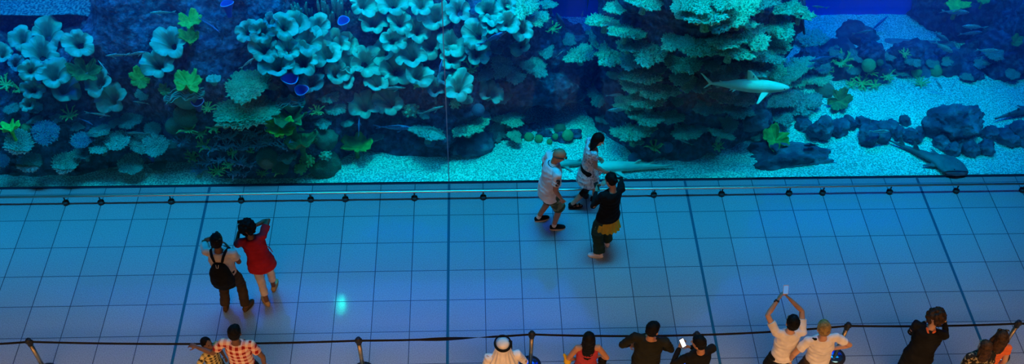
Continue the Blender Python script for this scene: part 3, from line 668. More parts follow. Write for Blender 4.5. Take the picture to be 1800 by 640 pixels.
for me, px, py, w, lb in (
 (BL_[0], 327, 203, 42, 'dark smooth brain coral below the tube sponge'), (BL_[0], 306, 221, 30, 'dark olive brain coral touching a bigger one at its upper right'), (BL_[0], 470, 278, 38, 'large round dark teal brain coral low in the middle of the left reef'),
 (BL_[3], 572, 243, 40, 'rough rounded coral head near the right foot of the left reef'), (BL_[3], 570, 288, 52, 'wide dark coral hummock at the right foot of the left reef'), (BL_[3], 494, 293, 26, 'dim coral head under the silvery folded fan'),
 (BL_[1], 46, 225, 18, 'small green ball coral beside the flat yellow-green leaf'), (BL_[2], 756, 249, 20, 'small blue ball coral under the wide dusky plate by the seam'), (BL_[2], 841, 193, 22, 'blue ball coral above the big green table by the seam'), (BL_[2], 853, 204, 18, 'smaller blue ball coral beside the one above the green table'),
 (BL_[1], 930, 241, 17, 'green ball coral, leftmost on the stone ridge of the gravel gap'), (BL_[1], 947, 244, 15, 'green ball coral, second from the left on the stone ridge'), (BL_[1], 966, 249, 10, 'tiny green ball coral in the middle of the stone ridge'), (BL_[1], 976, 240, 11, 'small bright green ball coral on the stone ridge'), (BL_[1], 998, 238, 20, 'green ball coral, rightmost on the stone ridge of the gravel gap'), (BL_[0], 984, 227, 21, 'dark ball coral at the back of the stone ridge'),
 (BL_[2], 1173, 259, 20, 'pale blue ball coral low on the reef tower'), (BL_[2], 1115, 279, 22, 'dim blue ball coral at the foot of the reef tower'), (BL_[2], 1147, 236, 10, 'left one of two tiny ball corals on the reef tower'), (BL_[2], 1164, 236, 10, 'right one of two tiny ball corals on the reef tower'),
 (BL_[1], 1527, 115, 24, 'green-topped ball coral on the rubble ridge'), (BL_[1], 1645, 125, 22, 'bright green ball coral at the right of the rubble ridge'), (BL_[1], 1611, 127, 18, 'green ball coral between the two others on the rubble ridge'), (BL_[0], 1547, 110, 12, 'small dark ball coral on the rubble ridge'),
 (BL_[2], 735, 255, 16, 'tiny blue ball coral left of the one under the dusky plate'), (BL_[3], 1450, 160, 30, 'dark coral head between the shark and the ribbed leaf coral')):
    put('brain_coral', me, px, py, w, 1, .05, lb)
for me, px, py, w, lb in ((KN[0], 540, 282, 28, 'knobbly yellow-green coral, upper of the pair at the right foot of the left reef'), (KN[0], 528, 297, 24, 'knobbly yellow-green coral, lower of the pair at the right foot of the left reef'), (KN[1], 722, 193, 34, 'knobbly grey-green coral below the lowest row of cups'), (KN[1], 800, 182, 22, 'knobbly coral just right of the glass seam'), (KN[1], 572, 273, 24, 'knobbly dim coral on the wide dark hummock')):
    put('knob_coral', me, px, py, w, .9, .06, lb)
BR = [branch_mesh(500+i, M_br) for i in range(4)]; BRB = [branch_mesh(510+i, M_brb, 12, .032) for i in range(3)]
brs = [
 ('below the two biggest table corals', [(365, 192, 26), (331, 228, 32), (352, 236, 24), (378, 225, 32), (359, 257, 30), (339, 277, 28), (383, 303, 26), (403, 292, 26), (409, 270, 20), (441, 266, 16), (488, 302, 24), (462, 305, 20)]),
 ('of those scattered on the upper reef', [(122, 203, 28), (12, 150, 36), (35, 158, 26), (556, 197, 26), (828, 123, 30), (972, 52, 26), (736, 150, 22)]),
 ('on the rubble ridge', [(1480, 112, 38), (1497, 150, 20), (1514, 147, 34), (1537, 151, 22), (1560, 136, 26), (1619, 147, 24), (1590, 95, 20), (1455, 125, 22), (1532, 128, 20)]),
]
for place, its in brs:
    def mk(it, k, n):
        px, py, w = it
        put('branch_coral', BR[k % 4], px, py, w*1.15, .8, .06, 'branching coral, %s from the left %s' % (NUM[k], place), group='branching corals')
    series(its, mk)
put('branch_coral', BR[1], 1150, 260, 32, .8, .08, 'pale branching coral low on the left side of the reef tower')
put('branch_coral', BR[2], 1262, 260, 26, .8, .08, 'small cream branching coral low in the middle of the reef tower')
rb = [(392, 240), (400, 215), (420, 285), (440, 290), (372, 262), (455, 255), (426, 260), (405, 240), (445, 235), (385, 282), (473, 250), (430, 305), (350, 300), (480, 235), (500, 258), (320, 250), (412, 305), (365, 285), (398, 258)]
for n, (px, py) in enumerate(rb):
    put('twig_coral', BRB[n % 3], px, py, 34, .7, .05, 'tangled pale blue twig coral in the thicket around the dark round brain coral', group='blue twig corals low on the left reef')
# upright finger corals at the top
g = np.random.RandomState(5)
def finger_mesh(seed):
    g = np.random.RandomState(seed); mb = MB()
    for q in range(9):
        x, y = g.uniform(-.34, .34, 2); h = g.uniform(.35, .6); mb.limb([(x, y, -.2), (x*1.1, y*1.1, h*.5), (x*1.3, y*1.2, h)], [.07, .085, .06], 8)
    me = mb.mesh('finger_coral'); me.materials.append(M_tabd); me.shade_smooth(); return me
FG = [finger_mesh(i) for i in range(2)]
for n, (px, py, w) in enumerate([(525, 20, 24), (543, 22, 14), (562, 14, 26), (580, 24, 30), (592, 12, 30), (604, 28, 24), (575, 38, 24)]):
    put('finger_coral', FG[n % 2], px, py, w*1.2, .6, .05, 'olive finger coral, part of the upright thicket at the top right of the cave', group='upright finger corals above the cup coral thicket')
# low fans and crusts that fill the dim slopes
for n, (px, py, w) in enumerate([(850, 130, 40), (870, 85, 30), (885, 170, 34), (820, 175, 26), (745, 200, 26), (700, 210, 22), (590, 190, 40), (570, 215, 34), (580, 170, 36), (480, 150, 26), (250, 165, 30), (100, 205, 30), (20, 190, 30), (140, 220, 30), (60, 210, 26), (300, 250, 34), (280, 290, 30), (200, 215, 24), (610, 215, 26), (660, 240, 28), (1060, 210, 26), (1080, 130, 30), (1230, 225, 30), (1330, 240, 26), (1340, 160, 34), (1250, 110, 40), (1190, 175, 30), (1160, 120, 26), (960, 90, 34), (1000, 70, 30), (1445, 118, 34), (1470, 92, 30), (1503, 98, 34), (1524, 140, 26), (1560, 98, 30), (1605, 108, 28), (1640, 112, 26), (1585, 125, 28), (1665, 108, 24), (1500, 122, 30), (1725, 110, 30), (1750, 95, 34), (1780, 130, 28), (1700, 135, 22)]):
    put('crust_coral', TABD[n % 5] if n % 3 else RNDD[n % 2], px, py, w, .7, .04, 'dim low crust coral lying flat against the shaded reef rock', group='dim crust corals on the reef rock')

# ------------------------------------------------------------------ fish and sharks (heads towards +x)
def fish_mesh(seed, m, deep=.17, fork=1, belly=None):
    mb = MB(); secs = []
    prof = [(.5, .012), (.47, .05), (.40, .10), (.28, .15), (.12, .172), (-.05, .16), (-.2, .115), (-.32, .06), (-.40, .034), (-.44, .03)]
    for x, h in prof: h = h*deep/.17; secs.append(((x, 0, (.02 if x > .3 else 0)*-1), (0, h*.42, 0), (0, 0, h)))
    mb.loft(secs[::-1], 16)
    def fin(pts, t=.012): mb.add([(x, -t/2, z) for x, z in pts]+[(x, t/2, z) for x, z in pts], [tuple(range(len(pts)))]+[tuple(range(len(pts), 2*len(pts)))[::-1]]+[(i, i+len(pts), (i+1) % len(pts)+len(pts), (i+1) % len(pts)) for i in range(len(pts))])
    k = deep/.17
    fin([(-.41, .0), (-.47, .09), (-.62, .17), (-.53, 0), (-.62, -.17), (-.47, -.09)] if fork else [(-.41, .03), (-.58, .1), (-.6, 0), (-.58, -.1), (-.41, -.03)])
    fin([(.22, .13*k), (.1, .23*k), (-.1, .2*k), (-.28, .11*k), (-.3, .05*k), (0, .1*k)])
    fin([(-.05, -.13*k), (-.15, -.22*k), (-.28, -.12*k), (-.3, -.05*k)])
    for s in (-1, 1):
        mb.add([V(p) for p in ((.2, s*.06, -.03), (.06, s*.13, -.10), (.02, s*.12, -.05), (.2, s*.065, -.0), (.2, s*.05, -.03), (.06, s*.12, -.11), (.02, s*.11, -.06), (.2, s*.055, .0))], [(0, 1, 2, 3), (7, 6, 5, 4), (0, 4, 5, 1), (1, 5, 6, 2), (2, 6, 7, 3), (3, 7, 4, 0)])
    me = mb.mesh('fish'); me.materials.append(m); me.shade_smooth(); return me
EYE = MB().ell((.39, .030, .035), (.018, .012, .018), None, 10, 6).ell((.39, -.030, .035), (.018, .012, .018), None, 10, 6).mesh('eye'); EYE.materials.append(M_eye)
def turn(o, ang, roll=0, depth=0):
    """swim direction: ang in degrees as seen (0 right, 90 up), depth > 0 away from the glass"""
    a = math.radians(ang); X = V((math.cos(a), depth+.35*math.sin(a), math.sin(a)*.94)).normalized()
    Z = V((0, roll*-1, 1)); Z = (Z-X*Z.dot(X))
    if Z.length < .2: Z = V((0, -1, .3)); Z = Z-X*Z.dot(X)
    Z.normalize(); Y = Z.cross(X); o.rotation_euler = Matrix((X, Y, Z)).transposed().to_euler()
FM = {'g': fish_mesh(1, M_fish), 's': fish_mesh(2, M_fish, .10), 'd': fish_mesh(3, M_fishd, .11), 'o': fish_mesh(4, M_fishd, .24, 0), 'b': fish_mesh(5, noisy('blue_fish_skin', (.02, .09, .32), (.06, .22, .55), 20, .4, .1, 40, .004), .14), 'v': fish_mesh(6, noisy('teal_fish_skin', (.1, .32, .4), (.2, .5, .5), 20, .4, .1, 40, .004), .10)}
fishes = [
 ('s', 284, 22, 44, 175, 'slender grey fish near the top edge left of the cave'), ('s', 205, 97, 44, 182, 'slender blue-grey fish, left one of the pair in the dark cave mouth'), ('s', 240, 94, 40, 4, 'slender blue-grey fish, right one of the pair in the dark cave mouth'),
 ('s', 181, 117, 30, 120, 'small slender fish swimming steeply above the pair of cup corals'), ('v', 246, 180, 28, 175, 'thin pale fish below the dark leaf corals'), ('b', 370, 46, 44, -35, 'blue-grey fish diving right between the green leaf coral and the pale boulder'), ('d', 392, 62, 34, 75, 'dark fish swimming up below the pale blue boulder'),
 ('s', 436, 110, 34, 38, 'thin pale fish rising towards the right above the big table corals'), ('s', 174, 201, 42, -14, 'thin blue fish slanting down above the round plate corals'), ('v', 240, 234, 48, 182, 'pale turquoise fish over the speckled round plate corals'), ('b', 152, 214, 26, -38, 'small blue fish diving beside the round plate corals'),
 ('d', 458, 207, 46, 4, 'dark curved fish in front of the big lower table coral'), ('d', 532, 232, 46, 180, 'dark blue fish with its snout at the brightest leaf coral'), ('d', 453, 243, 42, 190, 'dark fish above the dark round brain coral'), ('d', 536, 203, 42, 35, 'dark fish slanting up behind the olive leaf coral'),
 ('v', 690, 155, 50, 4, 'silvery turquoise fish under the dense cup corals'), ('b', 774, 120, 36, 78, 'blue fish swimming steeply up left of the glass seam'), ('v', 760, 193, 46, 24, 'pale-bellied fish rising right across the lower reef by the seam'), ('b', 868, 66, 56, 28, 'large blue-grey fish slanting up right of the glass seam'),
 ('b', 696, 224, 66, 2, 'big spotted blue fish with a pale tail in front of the dark lower reef'), ('b', 631, 222, 34, 85, 'blue fish seen nearly upright above the leaf coral by the gravel'), ('o', 986, 38, 40, 115, 'broad dark oval fish in the gap between the reefs'), ('s', 1023, 28, 22, 80, 'small grey fish swimming up in the gap between the reefs'),
 ('d', 1033, 6, 26, 85, 'dark fish against the blue back wall in the gap'), ('s', 984, 94, 18, 40, 'tiny pale fish over the back rock of the gap'), ('g', 1081, 167, 30, 5, 'round pale fish in the dark hollow of the reef tower'), ('g', 1087, 193, 42, 178, 'silver fish below the round pale one in the hollow of the tower'),
 ('d', 1411, 45, 42, -72, 'dark slim fish diving past the right side of the reef tower'), ('b', 1447, 103, 56, 185, 'deep blue fish beside the right side of the reef tower'), ('s', 1440, 12, 30, 170, 'faint fish against the blue back wall on the right'), ('o', 1425, 255, 26, 180, 'small dark reef fish with a notched tail above the lit gravel'),
 ('v', 1203, 249, 30, 160, 'slim fish at the foot of the reef tower'), ('g', 1681, 21, 50, 0, 'grey sea bream under the yellow-green leaf coral at the top right'), ('g', 1711, 47, 42, 178, 'grey sea bream swimming left, upper of two in the dark on the right'), ('g', 1708, 58, 40, 8, 'grey sea bream, lower of two in the dark on the right'),
 ('g', 1738, 89, 44, -3, 'grey sea bream alone against the dark rock on the right'), ('g', 1656, 66, 38, -35, 'grey fish curving down over the end of the sunken log'), ('g', 1660, 84, 44, -30, 'larger grey fish right at the end of the sunken log'), ('b', 1545, 42, 44, 50, 'dull fish slanting up over the far gravel on the right'),
 ('s', 1518, 56, 36, 15, 'dim slender fish above the rubble ridge'), ('s', 1650, 148, 28, -50, 'grey fish nosing down at the rubble ridge'), ('s', 1676, 150, 20, 80, 'small grey fish hanging upright at the end of the rubble ridge'), ('g', 1547, 231, 40, -5, 'pale grey fish resting over the long stone row'),
 ('s', 1432, 250, 16, 10, 'tiny fish over the lit gravel beside the leaf coral')]
for kd, px, py, w, ang, lb in fishes:
    p, n, dr = hit(px, py); c = p-dr*(.42 if py < 225 else .25); o = bpy.data.objects.new('fish', FM[kd]); C.objects.link(o)
    s = w*(c-CAM).dot(_f)/FOC/1.08; o.location = c; o.scale = (s, s, s); turn(o, ang, roll=.5, depth=random.Random(px).uniform(-.15, .15)); tag(o, lb, 'fish')
    e = bpy.data.objects.new('eye', EYE); C.objects.link(e); e.parent = o
    e.scale = (1, 1, 1) if kd != 'o' else (1, 1.3, 1)

def fin3(mb, root, tip, chord0, chord1, thick, up=V((0, 0, 1)), sweep=0):
    """tapered fin from root to tip; chords along x"""
    root = V(root); tip = V(tip); N = (tip-root).cross(V((1, 0, 0))).normalized(); secs = []
    for q in range(6):
        s = q/5; c = root.lerp(tip, s); ch = chord0*(1-s)+chord1*s; th = 1.7*thick*(1-.6*s); secs.append((c, V((ch/2, 0, 0)), N*th/2))
    mb.loft(secs, 14)
def shark_body(mb, prof, L, flat=1.0):
    secs = []
    for x, w, h, z, y in prof: secs.append(((x*L, y*L, z*L), (0, w*L, 0), (0, 0, h*L)))
    mb.loft(secs, 20)
# white-bellied reef shark
L = 1.52
mb = MB(); shark_body(mb, [(-.40, .010, .012, 0, .0), (-.36, .014, .016, 0, 0), (-.25, .028, .032, 0, 0), (-.1, .055, .06, 0, 0), (.05, .072, .078, 0, 0), (.2, .074, .078, 0, 0), (.32, .066, .062, -.002, 0), (.42, .048, .042, -.002, 0), (.48, .026, .022, 0, 0), (.5, .008, .008, 0, 0)], L)
fin3(mb, (.09*L, 0, .05*L), (.0*L, 0, .20*L), .16*L, .045*L, .022)
fin3(mb, (-.26*L, 0, .02*L), (-.30*L, 0, .05*L), .05*L, .012*L, .012)
fin3(mb, (-.12*L, 0, -.05*L), (-.16*L, 0, -.085*L), .06*L, .012*L, .014)
for s in (-1, 1): fin3(mb, (.23*L, s*.05*L, -.035*L), (.12*L, s*.2*L, -.10*L), .10*L, .03*L, .02); fin3(mb, (-.1*L, s*.03*L, -.03*L), (-.15*L, s*.075*L, -.05*L), .06*L, .015*L, .014)
fin3(mb, (-.38*L, 0, 0), (-.52*L, 0, .13*L), .06*L, .025*L, .02); fin3(mb, (-.385*L, 0, 0), (-.45*L, 0, -.07*L), .05*L, .02*L, .016)
sh = mb.fused('reef_shark', .008, M_shark, None, 4)
p, n, dr = hit(1310, 150); sh.location = at_y(1310, 150, .52); turn(sh, -4, roll=-.12)
tag(sh, 'pale turquoise reef shark swimming to the right in front of the reef tower', 'shark')
b = MB(); b.ell((.43*L, .042*L, .008*L), (.012, .006, .012)); b.ell((.43*L, -.042*L, .008*L), (.012, .006, .012)); b.build('eye', M_eye, sh)
# guitarfish resting near the glass
L = 1.5
mb = MB(); shark_body(mb, [(-.5, .006, .008, .01, 0), (-.4, .014, .014, 0, 0), (-.2, .032, .026, 0, 0), (0, .06, .04, 0, 0), (.12, .09, .045, 0, 0), (.22, .15, .042, -.005, 0), (.32, .165, .038, -.01, 0), (.42, .13, .03, -.012, 0), (.5, .05, .018, -.015, 0), (.52, .01, .01, -.015, 0)], L)
for s in (-1, 1): fin3(mb, (.16*L, s*.08*L, -.015*L), (.02*L, s*.17*L, -.02*L), .14*L, .04*L, .02)
fin3(mb, (-.12*L, 0, .02*L), (-.18*L, 0, .14*L), .10*L, .03*L, .02); fin3(mb, (-.30*L, 0, .01*L), (-.35*L, 0, .125*L), .09*L, .03*L, .02)
fin3(mb, (-.45*L, 0, 0), (-.53*L, 0, .05*L), .06*L, .02*L, .015)
gf = mb.fused('guitarfish', .009, M_sharkd, None, 4); a = at_z(1575, 260, .1); c = at_z(1690, 306, .1); mid = (a+c)/2
gf.location = (mid.x, mid.y+.14, .10); gf.rotation_euler = (0, 0, math.atan2(c.y-a.y, c.x-a.x)); tag(gf, 'dark guitarfish with two tall back fins resting on the gravel against the glass', 'fish')
b = MB(); b.ell((.36*L, .07*L, .02*L), (.014, .014, .01)); b.ell((.36*L, -.07*L, .02*L), (.014, .014, .01)); b.build('eye', M_eye, gf)
def nurse(name, x0, x1, py, m, lb, y, flip=1, up=0):
    L = (x1-x0)/99.0; mb = MB()
    shark_body(mb, [(-.5, .006, .014, .0, 0), (-.4, .014, .022, 0, .01), (-.25, .03, .035, 0, .012), (-.08, .05, .05, 0, 0), (.1, .068, .062, 0, 0), (.28, .075, .06, 0, 0), (.4, .07, .05, 0, 0), (.47, .05, .034, 0, 0), (.5, .02, .014, 0, 0)], L)
    for s in (-1, 1): fin3(mb, (.22*L, s*.05*L, -.03*L), (.10*L, s*.17*L, -.04*L), .11*L, .05*L, .02)
    fin3(mb, (-.02*L, 0, .03*L), (-.08*L, 0, .12*L), .10*L, .04*L, .02); fin3(mb, (-.2*L, 0, .02*L), (-.25*L, 0, .08*L), .07*L, .03*L, .018); fin3(mb, (-.45*L, 0, 0), (-.52*L, 0, .05*L), .1*L, .03*L, .015)
    o = mb.fused(name, .01, m, None, 4); a = at_z((x0+x1)/2, py, .1); o.location = (a.x, y if y else a.y, .09); o.rotation_euler = (0, 0, (math.pi if flip < 0 else 0)+up)
    b = MB(); [b.ell((.42*L, s*.06*L, .02*L), (.012, .012, .01)) for s in (-1, 1)]; b.build('eye', M_eye, o); tag(o, lb, 'shark')
nurse('resting_shark', 968, 1062, 303, noisy('teal_shark_skin', (.10, .28, .32), (.16, .38, .4), 6, .6, .1, 40, .004), 'teal shark lying on the gravel between the polo man and the walking woman', .52, -1, .05)
nurse('nurse_shark', 1045, 1185, 306, M_shark, 'pale spotted shark lying against the glass beyond the woman in the black jumper', .42, -1, .0)
nurse('dusky_shark', 1735, 1850, 196, M_sharkd, 'dark shark resting over the gravel at the right edge of the tank', None, 1, .35)
# ------------------------------------------------------------------ people
def fab(name, c, v=.12, bump=.25): 
    c2 = tuple(min(1, x*(1+v)+.004) for x in c); c1 = tuple(x*(1-v) for x in c)
    return noisy(name, c1, c2, 7, .85, bump, 26, .01, spec=.2)
SK = [noisy('skin_light', (.50, .27, .17), (.60, .34, .22), 9, .55, .05, 60, .002), noisy('skin_tan', (.40, .19, .10), (.48, .24, .13), 9, .55, .05, 60, .002), noisy('skin_dark', (.16, .075, .04), (.21, .10, .055), 9, .55, .05, 60, .002)]
H_black = noisy('hair_black', (.003, .003, .003), (.008, .007, .007), 30, .6, .6, 60, .01, spec=.12); H_brown = noisy('hair_brown', (.025, .013, .007), (.07, .036, .018), 24, .6, .6, 60, .01, spec=.15)
H_blond = noisy('hair_fair', (.18, .11, .03), (.38, .25, .08), 24, .55, .6, 60, .01)
M_lip = mat('lips', (.35, .10, .08), .5)
def lerp(a, b, t): return V(a).lerp(V(b), t)
def ik(a, c, l1, l2, hint):
    a = V(a); c = V(c); d = c-a; D = min(d.length, (l1+l2)*.999); u = d.normalized(); x = (l1*l1-l2*l2+D*D)/(2*D); h = math.sqrt(max(0, l1*l1-x*x))
    w = V(hint)-u*V(hint).dot(u); w.normalize(); return a+u*x+w*h, a+u*D
def hand(mb, wr, dr, pn, s, curl=.5, k=1.0):
    """palm, four unequal fingers and a thumb from wrist wr along dr; pn the palm's facing, s the thumb side"""
    dr = V(dr).normalized(); pn = V(pn); pn = (pn-dr*pn.dot(dr)).normalized(); sd = dr.cross(pn)*s
    c = wr+dr*.055*k
    M3 = Matrix((sd, pn, dr)).transposed(); mb.ell(c, (.040*k, .017*k, .055*k), M3, 10, 8)
    for i, (o, L) in enumerate(((.030, .070), (.010, .078), (-.010, .073), (-.029, .058))):
        b0 = wr+dr*.090*k+sd*o*k; a1 = curl*.8; p1 = b0+(dr*math.cos(a1)+pn*math.sin(a1))*L*.42*k+sd*o*.12
        a2 = curl*1.9; p2 = p1+(dr*math.cos(a2)+pn*math.sin(a2))*L*.32*k; a3 = curl*2.5; p3 = p2+(dr*math.cos(a3)+pn*math.sin(a3))*L*.26*k
        mb.limb([wr+dr*.06*k+sd*o*.8*k, b0, p1, p2, p3], [.010*k, .0095*k, .0088*k, .008*k, .007*k], 7)
    t0 = wr+dr*.030*k+sd*.022*k; t1 = t0+(dr*.5+sd*.75+pn*.3).normalized()*.042*k; t2 = t1+(dr*.85+sd*.2+pn*.5*curl*2).normalized()*.038*k
    mb.limb([t0, t1, t2], [.013*k, .0105*k, .0085*k], 7)
def person(name_label, cat, foot, head_deg, H=1.72, lean=0, side=0, twist=0, hd=(0, 0), L=None, R=None, lf=None, rf=None, lt=None, rt=None, fem=0, wide=1.0,
           skin=0, hair=('short', None), top=None, sleeve='short', bottom=None, shoes=None, extra=None, group=None, sock=None, dress=0, topflare=0, low=True, hemz=.88, tail=0, legc='long', finger=.5, child=0, wideleg=1.0):
    """foot: world x, y. head_deg: facing (0 = towards the glass, +90 = towards the left of the picture). Local frame: x right, y forward, z up.
    L / R: (wrist, elbow hint, palm direction) relative to the shoulder; lf / rf: feet; lt / rt: toe angles"""
    root = empty('person', (foot[0], foot[1], 0), math.radians(head_deg)); tag(root, name_label, cat, group)
    s = H/1.75; hk = 1.09+.16*child
    P = lambda x, y, z: V((x*s, y*s, z*s))
    pel = P(0, 0, .95)
    la, sa, ta = math.radians(lean), math.radians(side), math.radians(twist)
    RU = Matrix.Rotation(-la, 3, 'X') @ Matrix.Rotation(sa, 3, 'Y') @ Matrix.Rotation(ta, 3, 'Z')
    up = lambda x, y, z: pel+RU @ P(x, y, z)      # upper body, relative to the pelvis
    sw = (.185-.022*fem)*wide
    chest = up(0, .0, .34); neck = up(0, -.005, .53); 
    RH = RU @ Matrix.Rotation(math.radians(hd[1]), 3, 'Z') @ Matrix.Rotation(-math.radians(hd[0]), 3, 'X')
    nk = up(0, .0, .575); hc = nk+RH @ P(0, .018, .115)*1.0
    shL = up(-sw, 0, .475); shR = up(sw, 0, .475)
    def hp(x, y, z): return hc+RH @ (P(x, y, z)*hk)
    HX, HY, HZ = RH @ V((1, 0, 0)), RH @ V((0, 1, 0)), RH @ V((0, 0, 1))
    ul, fl = .29*s, .255*s
    arms = []
    for sh, A, sg in ((shL, L, -1), (shR, R, 1)):
        if A is None: A = ((sg*.07, .03, -.53), (sg*.4, -1, 0), (-sg, .2, 0))
        w = sh+RU @ P(*A[0]); el, w = ik(sh, w, ul, fl, RU @ V(A[1])); arms.append((sh, el, w, RU @ V(A[2]), sg))
    lf = lf or (-.10, 0); rf = rf or (.10, 0); legs = []
    for sg, f, ft in ((-1, lf, lt if lt is not None else 8), (1, rf, rt if rt is not None else -8)):
        hip = pel+P(sg*.092, 0, -.03); an = P(f[0], f[1], .085+(f[2] if len(f) > 2 else 0)); t = math.radians(ft); fd = V((-math.sin(t), math.cos(t), 0))
        kn, an = ik(hip, an, .455*s, .42*s, V((sg*.05, 1, 0))); legs.append((hip, kn, an, fd, sg))
    # --- body: one continuous skin
    mb = MB()
    ey = hp
    mb.ell(hc+HZ*.018*s*hk, (.076*s*hk, .094*s*hk, .100*s*hk), RH, 20, 14)             # skull
    mb.loft([(hp(0, .028, -.115), HX*.020*s*hk, HY*.024*s*hk), (hp(0, .026, -.10), HX*.040*s*hk, HY*.046*s*hk), (hp(0, .022, -.06), HX*.057*s*hk, HY*.068*s*hk), (hp(0, .012, -.01), HX*.070*s*hk, HY*.083*s*hk), (hp(0, .005, .03), HX*.070*s*hk, HY*.085*s*hk)], 18)  # jaw
    mb.limb([hp(0, .098, .012), hp(0, .118, -.022)], [.008*s*hk, .013*s*hk], 8); mb.ell(hp(0, .096, -.058), (.024*s*hk, .011*s, .010*s), RH, 10, 6)
    for q in (-1, 1):
        mb.ell(hp(q*.078, -.008, -.008), (.010*s*hk, .020*s*hk, .031*s*hk), RH, 8, 6); mb.ell(hp(q*.03, .088, .022), (.020*s*hk, .010*s, .007*s), RH, 8, 6)
    mb.limb([hp(0, -.02, -.05), nk, up(0, -.01, .47)], [.052*s, .050*s, .062*s], 14)
    X, Yv = RU @ V((1, 0, 0)), RU @ V((0, 1, 0)); SX, SY = V((1, 0, 0)), V((0, 1, 0))
    def torso(mb, g, z0=-.10, z1=.50, w=wide, flare=0, waist=None):
        wa = waist if waist is not None else (.118 if fem else .138)
        secs = [(-.14, .150, .10), (-.08, .168, .115), (0, .162+.008*fem, .118), (.10, wa+.012, .105), (.18, wa+.01, .102), (.28, wa+.026, .110), (.36, .160, .112), (.43, .158, .100), (.475, .128, .082), (.50, .085, .064), (.53, .055, .052)]
        out = []
        for z, a, d in secs:
            if z < z0-.001 or z > z1+.001: continue
            f = flare*max(0, .30-z)
            c = up(0, .012*fem*(1 if .25 < z < .4 else 0), z) if z > .0 else pel+P(0, 0, z)
            ax, ay = (X, Yv) if z > 0 else (X.lerp(SX, .7), Yv.lerp(SY, .7))
            out.append((c, ax*(a*w*s+g+f), ay*(d*w*s+g+f*.8)))
        mb.loft(out, 24)
    torso(mb, -.004)
    if fem and not child:
        for q in (-1, 1): mb.ell(up(q*.075, .085, .30), (.062*s, .05*s, .06*s), RU, 10, 8)
    for sh, el, w, pn, sg in arms:
        mb.limb([up(sg*sw*.55, 0, .455), sh, lerp(sh, el, .4), el, lerp(el, w, .3), w], [.058*s, .052*s*wide, .046*s*wide, .038*s, .038*s, .026*s], 12)
        hand(mb, w, (w-el), pn, -sg, finger, s*1.02)
    for hip, kn, an, fd, sg in legs:
        mb.limb([hip, lerp(hip, kn, .4), kn, lerp(kn, an, .3), an], [.088*s, .076*s*wide, .054*s, .053*s, .036*s], 14)
        mb.limb([an-V((0, 0, .045*s)), an+fd*.07*s-V((0, 0, .055*s)), an+fd*.155*s-V((0, 0, .065*s))], [.030*s, .028*s, .018*s], 10)
    mb.fused('body', .0075, SK[skin], root, 2)
    # face
    e = MB(); [e.ell(hp(q*.030, .086, .010), (.012*s*hk, .008*s*hk, .008*s*hk), RH, 10, 8) for q in (-1, 1)]; e.build('eyes', M_eye, root)
    e = MB(); e.ell(hp(0, .103, -.058), (.020*s*hk, .006*s, .006*s), RH, 10, 6); e.build('mouth', M_lip, root)
    # --- hair
    hs, hm = hair
    if hm is not None:
        mb = MB(); mb.ell(hp(0, -.012, .034), (.086*s*hk, .096*s*hk, .096*s*hk), RH, 22, 14)
        if hs == 'short': mb.ell(hp(0, -.035, -.01), (.079*s*hk, .068*s*hk, .075*s*hk), RH, 18, 12); mb.ell(hp(.008, .03, .072), (.066*s, .055*s, .045*s), RH, 12, 8)
        if hs == 'curly':
            g = random.Random(4)
            for q in range(60):
                d = V((g.gauss(0, 1), g.gauss(-.35, 1), g.gauss(.25, .8))).normalized()
                if d.y > .55: continue
                mb.ell(hp(d.x*.105, d.y*.112-.02, d.z*.112+.015), (.036*s, .036*s, .036*s), None, 8, 6)
        if hs in ('long', 'verylong', 'wavy'):
            n = {'long': .26, 'verylong': .46, 'wavy': .30}[hs]; wv = .03 if hs == 'wavy' else .0
            dn = V((0, 0, -1)); back = -HY
            secs = []
            for q in range(9):
                t = q/8; c = hp(0, -.045, .01).lerp(hp(0, -.06, -.05), t)+(dn*n*t*s)+back*(.03*math.sin(t*2.5))*s-(V((0, 0, 0)))
                if t > .25 and lean > 5: c = c+(RU @ V((0, -.02, 0)))
                wdt = (.080+.018*math.sin(t*3.0)+wv*math.sin(t*9)*.4)*(1-.45*max(0, t-.6)/.4*.9); secs.append((c, HX.normalized()*wdt*s, V((0, 1, 0)).cross(V((0, 0, 1)))*0+HY*(.062-.028*t)*s))
            mb.loft(secs, 20)
            if hs == 'wavy':
                for q in (-1, 1): mb.limb([hp(q*.07, .0, .03), hp(q*.095, -.01, -.07), hp(q*.085, .0, -.18)], [.03*s, .038*s, .018*s], 10)
            else:
                for q in (-1, 1): mb.limb([hp(q*.066, -.01, .03), hp(q*.078, -.03, -.08), hp(q*.07, -.04, -.16)], [.026*s, .026*s, .014*s], 10)
        if hs == 'bun': mb.ell(hp(0, -.035, -.01), (.078*s, .066*s, .07*s), RH, 18, 12); mb.ell(hp(0, -.115, .01), (.035*s, .03*s, .035*s), RH, 12, 8)
        # cut the hairline back from the face
        def fringe(Pn):
            q = np.array(hc); ax = np.array(HY); az = np.array(HZ); d = (Pn-q)
            f = np.clip((d@ax)/(.05*s), 0, 2)*np.clip((.055*s-(d@az))/(.03*s), 0, 1)
            return -f*.026*s + .004*s*fbm(Pn*60, 2, 3)
        mb.fused('hair', .008, hm, root, 3, fringe)
    # --- clothes
    wr_ = lambda P_: .006*fbm(P_*9, 3, 7)+.003*np.sin(P_[:, 2]*70+6*fbm(P_*4, 2, 5))
